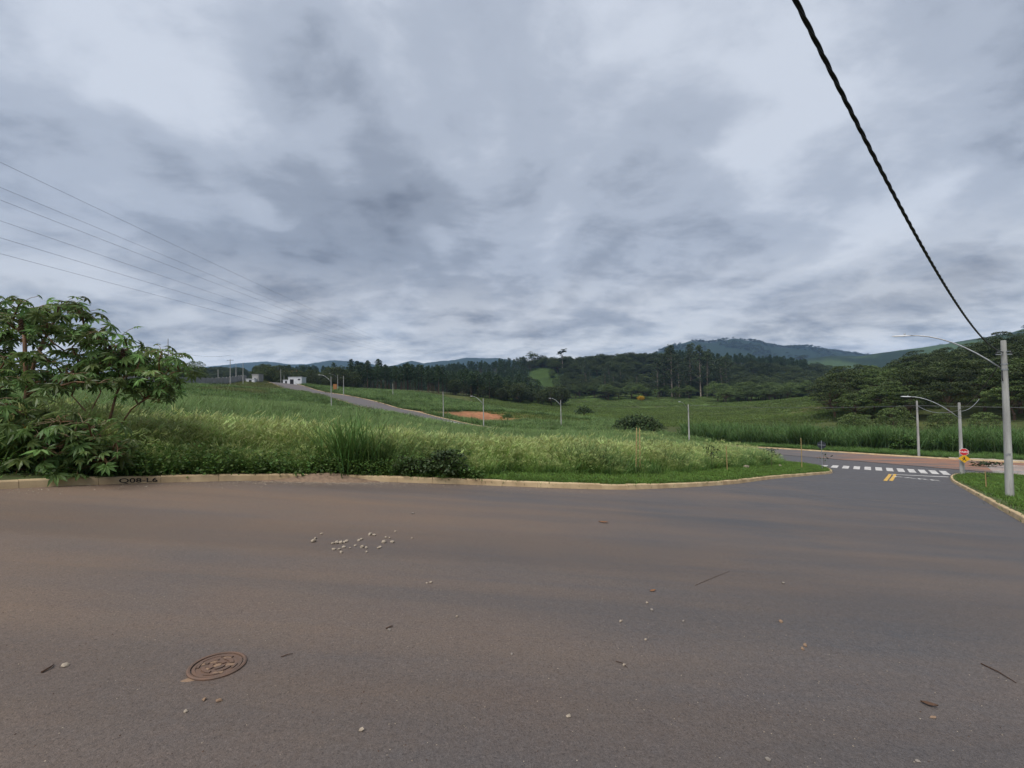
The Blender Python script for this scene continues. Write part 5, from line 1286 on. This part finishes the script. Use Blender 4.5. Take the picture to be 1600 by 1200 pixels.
# ------------------------------------------------------------------ things lying on the road
def rock(seed, s, flat=.6):
    r = np.random.default_rng(seed); t = (1 + 5 ** .5) / 2
    V = np.array([(-1, t, 0), (1, t, 0), (-1, -t, 0), (1, -t, 0), (0, -1, t), (0, 1, t), (0, -1, -t), (0, 1, -t), (t, 0, -1), (t, 0, 1), (-t, 0, -1), (-t, 0, 1)]) / 1.9
    V = V * (1 + r.normal(0, .16, (12, 1))) * np.array([r.uniform(.8, 1.3), r.uniform(.7, 1.0), flat]) * s
    F = [(0, 11, 5), (0, 5, 1), (0, 1, 7), (0, 7, 10), (0, 10, 11), (1, 5, 9), (5, 11, 4), (11, 10, 2), (10, 7, 6), (7, 1, 8), (3, 9, 4), (3, 4, 2), (3, 2, 6), (3, 6, 8), (3, 8, 9), (4, 9, 5), (2, 4, 11), (6, 2, 10), (8, 6, 7), (9, 8, 1)]
    return V, F
def stone(px, py, wpx, label, group=None, mat='stone', name='stone', seed=0):
    q = gpt(px, py); s = wpx / FPX * q[1] * .5; V, F = rock(seed, s); z = h1(*q)
    return tag(link(name, mesh_from(name, V, F, None, [M[mat]]), None, (q[0], q[1], z + s * .36), (0, 0, random.uniform(0, 6))), label, 'stone', group)
stone(490, 847, 9, 'largest pale stone lying apart left of the rubble heap', seed=1); stone(493, 842, 5, 'small pale stone touching the largest one', seed=2)
stone(502, 835, 4.5, 'small pale stone a little uphill of the rubble', seed=3); stone(645, 803, 5, 'single grey stone alone beyond the rubble', mat='dstone', seed=4)
for i, (a, b, s) in enumerate([(520, 850, 6), (526, 849, 8), (532, 849, 8), (538, 848, 6), (541, 846.5, 7), (522, 859, 6), (530, 859, 5), (537, 855.5, 6), (533, 864, 7), (561, 845, 6), (565, 843.5, 5), (578, 836, 7), (584, 837, 6), (566, 855.5, 9), (572, 856.5, 6), (573, 863, 5),
                                    (591, 857, 5), (594, 856, 6), (600, 848, 8), (613, 848, 8), (609, 841, 5), (603, 840.5, 5), (618, 831, 4), (644, 841.5, 3.5), (555, 853, 4), (547, 857, 4)]):
    stone(a, b, s, 'pale stone in the loose rubble scattered on the asphalt', 'rubble stones on the road', seed=20 + i)
for i, (a, b, s, m_) in enumerate([(290, 1113, 7, 'stone'), (565, 1142, 9, 'stone'), (1011, 943, 6, 'stone'), (1018, 954, 6, 'dstone'), (970, 972, 6, 'stone'), (1009, 1000, 5, 'stone'), (1068, 971, 5, 'dstone'), (975, 1040, 5, 'stone'), (102, 1041, 9, 'stone'), (888, 1120, 7, 'stone'), (714, 964, 6, 'stone'), (673, 911, 6, 'stone'), (667, 912, 4, 'stone'),
                                      (1258, 1010, 8, 'sand'), (1254, 1015, 7, 'sand'), (1220, 972, 8, 'sand'), (608, 985, 6, 'dstone'), (320, 1094, 8, 'sand'), (342, 1096, 8, 'sand'), (1224, 912, 6, 'dstone'), (800, 1023, 5, 'dstone'), (1200, 1188, 8, 'dstone'), (1434, 1190, 7, 'dstone')]):
    stone(a, b, s, 'stray pebble lying alone on the open asphalt', 'stray pebbles on the road', m_, 'pebble', 60 + i)
def stick(px0, py0, px1, py1, rad, label, mat='twig', name='twig'):
    a, b = gpt(px0, py0), gpt(px1, py1); za, zb = h1(*a) + rad, h1(*b) + rad
    p0 = np.array([a[0], a[1], za]); p1 = np.array([b[0], b[1], zb]); m = (p0 + p1) / 2 + np.array([.01, .006, .004])
    mb = MB(); mb.tube([p0 - p0, m - p0, p1 - p0], [rad, rad * .9, rad * .5], 5); return tag(mb.build(name, M[mat], None, tuple(p0)), label, 'twig')
stick(1533, 1038, 1588, 1068, .005, 'long thin dark twig lying on the right of the asphalt')
stick(65, 1052, 84, 1040, .006, 'short dark twig left of the manhole lid'); stick(439, 1027, 458, 1022, .003, 'fine dark twig right of the manhole lid')
stick(603, 983, 614, 979, .005, 'short brown twig in the middle of the road'); stick(1086, 915, 1140, 893, .002, 'hair thin dry stalk on the middle of the road')
stick(962, 1034, 980, 1044, .003, 'thin curved twig beside a white pebble')
def leaf_lit(px, py, wpx, ang, label, mat='dryleaf', curl=.3):
    q = gpt(px, py); s = wpx / FPX * q[1] * .5; z = h1(*q); mb = MB(); V = []; F = []
    for i, t in enumerate(np.linspace(-1, 1, 7)):
        w_ = .42 * (1 - abs(t) ** 1.8) + .02
        for j, k in enumerate((-1, 0, 1)): V.append((t * s, k * w_ * s, s * (.10 + .18 * t * t * curl + .35 * curl * k * k)))
    for i in range(6):
        for j in range(2): F.append((i * 3 + j, i * 3 + j + 1, i * 3 + 4 + j, i * 3 + 3 + j))
    mb.add(V, F); mb.add([(-s * 1.35, -.01 * s, s * .2), (-s * 1.35, .01 * s, s * .2), (-s * .95, .02 * s, s * .22), (-s * .95, -.02 * s, s * .22)], [(0, 1, 2, 3)])
    return tag(mb.build('fallen_leaf', M[mat], None, (q[0], q[1], z + .002), (0, 0, ang)), label, 'leaf')
leaf_lit(943, 817, 15, -.3, 'curled red brown leaf on the asphalt near the kerb'); leaf_lit(1452, 1103, 20, -.5, 'dark curled leaf on the right foreground asphalt', 'twig', .6)
leaf_lit(1020, 924, 12, .4, 'small torn orange leaf in the middle of the road'); leaf_lit(1458, 1122, 12, .2, 'pale flattened leaf below the dark curled leaf', 'sand', .05)
# manhole lid
q = gpt(340, 1041); zl = h1(*q); mh = tag(empty('manhole_cover', (q[0], q[1], zl), .5), 'small round rusty cast iron manhole lid set in the asphalt', 'manhole cover')
tilt = (math.atan(-.13 * DY), math.atan(.13 * DX), 0)
sl = lambda x, y: (-.13 * ((x * math.cos(.5) - y * math.sin(.5)) * DX + (x * math.sin(.5) + y * math.cos(.5)) * DY))
def slope(mb):
    mb.V = [(v[0], v[1], v[2] + sl(v[0], v[1])) for v in mb.V]; return mb
RD = .136
mb = MB(); mb.lathe([(RD + .02, -.02), (RD + .02, .008), (RD + .012, .012), (RD + .002, .010), (RD, -.004)], 40); mb.F = mb.F[:-1]; slope(mb).build('rim', M['rust'], mh, smooth=False)
mb = MB(); mb.lathe([(RD - .006, -.01), (RD - .006, .006), (RD - .022, .006), (RD - .024, .002), (.001, .002)], 40); lid = slope(mb).build('lid', M['rust'], mh)
def arcpad(r0, r1, a0, a1, z0, z1, n=6):
    V = []; F = []
    for i in range(n + 1):
        a = a0 + (a1 - a0) * i / n
        for r_, z in ((r0, z0), (r0, z1), (r1, z1), (r1, z0)): V.append((r_ * math.cos(a), r_ * math.sin(a), z))
    for i in range(n):
        for j in range(3): F.append((i * 4 + j, i * 4 + j + 1, i * 4 + 5 + j, i * 4 + 4 + j))
    F += [(0, 1, 2, 3), tuple(n * 4 + j for j in (3, 2, 1, 0))]; return V, F
for i, (r0, r1, a, da) in enumerate([(.03, .055, .3, 1.5), (.03, .055, 2.4, 1.5), (.03, .055, 4.5, 1.5), (.075, .10, 0, 1.1), (.075, .10, 1.6, 1.0), (.075, .10, 3.1, 1.2), (.075, .10, 4.8, 1.0), (.115, .13, .8, .7), (.115, .13, 2.5, .6), (.115, .13, 4.1, .8), (.115, .13, 5.6, .5)]):
    mb = MB(); mb.add(*arcpad(r0 * .84, r1 * .84, a, a + da, .002, .009)); slope(mb).build('raised_pattern', M['rust'], lid)
for i, (a, b, s) in enumerate([(.06, .3, .02), (-.04, .065, .022), (-.07, -.03, .02), (.085, -.02, .018), (.02, -.11, .022), (-.1, .06, .017), (.0, .0, .024)]):
    V, F = rock(i + 90, s, .18); mb = MB(); bb = b if abs(b) < .14 else .1; mb.add([(v[0] * 1.3 + a * .8, v[1] + bb * .8, v[2] + .004) for v in V], F); slope(mb).build('sand_deposit', M['sand'], lid)
V, F = rock(141, .05, .06); mb = MB(); mb.add([(v[0] * 1.1 - .11, v[1] * .8 - .10, v[2] - .001) for v in V], F); slope(mb).build('sand_spill', M['sand'], mh)
# loose grit on the asphalt and the washed-out heap over the kerb
def grit(name, label, pts, smin, smax, mat, zoff=0.0, seed=5):
    r = np.random.default_rng(seed); V, F = [], []; b = 0
    zs = H(pts[:, 0], pts[:, 1]) + zoff
    for (x_, y_), z_ in zip(pts, zs):
        s = r.uniform(smin, smax); p = np.array([(1, 0, 0), (-.5, .87, 0), (-.5, -.87, 0), (0, 0, .75), (.4, .5, .45)]) * s * r.uniform(.7, 1.2, (5, 1)); th = r.uniform(0, 6.28); c, d = math.cos(th), math.sin(th)
        V += [(x_ + c * a - d * e, y_ + d * a + c * e, z_ + f) for a, e, f in p]; F += [(b, b + 1, b + 4), (b, b + 4, b + 3), (b + 1, b + 2, b + 3), (b + 1, b + 3, b + 4), (b + 2, b, b + 3)]; b += 5
    return tag(link(name, mesh_from(name, V, F, None, [M[mat]])), label, 'grit', kind='stuff')
r_ = np.random.default_rng(99)
px_, py_ = wedge(1700, 1.2, 11, -1.3, 1.3, 401, 1.6); ins = in_poly(px_, py_, main_poly)
grit('road_grit', 'fine pale grit strewn over the asphalt', np.c_[px_, py_][ins], .002, .0055, 'stone', 0, 6)
grit('dark_grit', 'fine dark grit strewn over the asphalt', np.c_[px_, py_][::-1][in_poly(px_[::-1], py_[::-1], main_poly)][:900] + .07, .002, .006, 'twig', 0, 7)
g1 = []
for i in range(1500):
    qq = arc_of(KL, -5.0, 10.6) + r_.normal(0, .9); p, n = KL.at(qq); o_ = -abs(r_.normal(0, .33)) + .05; g1.append((p[0] + n[0] * o_, p[1] + n[1] * o_))
for i in range(500):
    qq = r_.uniform(arc_of(KL, -10, 5.8), arc_of(KL, 2, 12.4)); p, n = KL.at(qq); o_ = -abs(r_.normal(0, .5)); g1.append((p[0] + n[0] * o_, p[1] + n[1] * o_))
grit('kerb_gravel', 'pale gravel washed along the foot of the kerb', np.array(g1), .006, .02, 'stone', 0, 8)
# low earth heap over the kerb
V = []; nq = 24; no = 7
for i in range(nq):
    qq = arc_of(KL, -5.0, 10.6) + (i / (nq - 1) - .5) * 3.0; p, n = KL.at(qq)
    for j in range(no):
        o_ = -.42 + j * .14; hgt = .17 * math.exp(-((i / (nq - 1) - .5) * 3.2) ** 2) * math.exp(-((o_ - .08) / .30) ** 2) * 1.25 + r_.normal(0, .008) - .015
        V.append((p[0] + n[0] * o_, p[1] + n[1] * o_, p[2] + hgt))
tag(link('earth_heap', mesh_from('earth_heap', np.array(V), grid_faces(nq, no), mats=[plain('heap_earth', (.24, .165, .11), (.16, .11, .075), 14, .95, .6, coord='world')], smooth=True)), 'low heap of gravelly earth spilled over the kerb by the tussock', 'earth heap')
for i, (a, b, s) in enumerate([(837, 741, 6), (929, 741, 6), (1083, 739, 7), (1091, 740, 7), (1166, 735, 8), (1219, 732, 6)]):
    qv = gpt(a, b); sz = s / FPX * qv[1] * .5; V, F = rock(120 + i, sz, .8)
    tag(link('rubble', mesh_from('rubble', V, F, None, [M['stone']]), None, (qv[0], qv[1], h1(*qv) + .16 + sz * .3)), 'pale lump of rubble lying at the back of the mown strip', 'stone', 'rubble lumps on the mown strip')
# cut branch dropped on the cross street
q = gpt(1541, 729); o = tag(empty('cut_branch', (q[0], q[1], h1(*q))), 'cut leafy branch dropped on the cross street by the crossing', 'branch')
mb = MB(); mb.tube([(-1.4, .3, .1), (0, 0, .25), (1.3, -.4, .12)], [.03, .025, .01], 5); mb.build('stem', M['bark'], o)
r = np.random.default_rng(4); P = np.c_[r.uniform(-1.5, 1.4, 160), r.normal(0, .35, 160), .1 + .35 * r.random(160)]; link('foliage', mesh_from('foliage', *leafquads(P, .28, 4, .4, .5), mats=[M['darkbush']]), o)

# ------------------------------------------------------------------ air
hz = MB(); hz.box((-5700, -5700, -16), (5700, 5700, 520)); ho = hz.build('haze', None)
hm = bpy.data.materials.new('haze'); hm.use_nodes = True; t = hm.node_tree; t.nodes.clear()
pv = t.nodes.new('ShaderNodeVolumePrincipled'); pv.inputs['Color'].default_value = (.38, .62, 1.0, 1); pv.inputs['Density'].default_value = 9.5e-5; pv.inputs['Anisotropy'].default_value = 0.2
mo = t.nodes.new('ShaderNodeOutputMaterial'); t.links.new(pv.outputs[0], mo.inputs['Volume']); ho.data.materials.append(hm)
tag(ho, 'thin bluish air over the valley and hills', 'haze', kind='stuff')
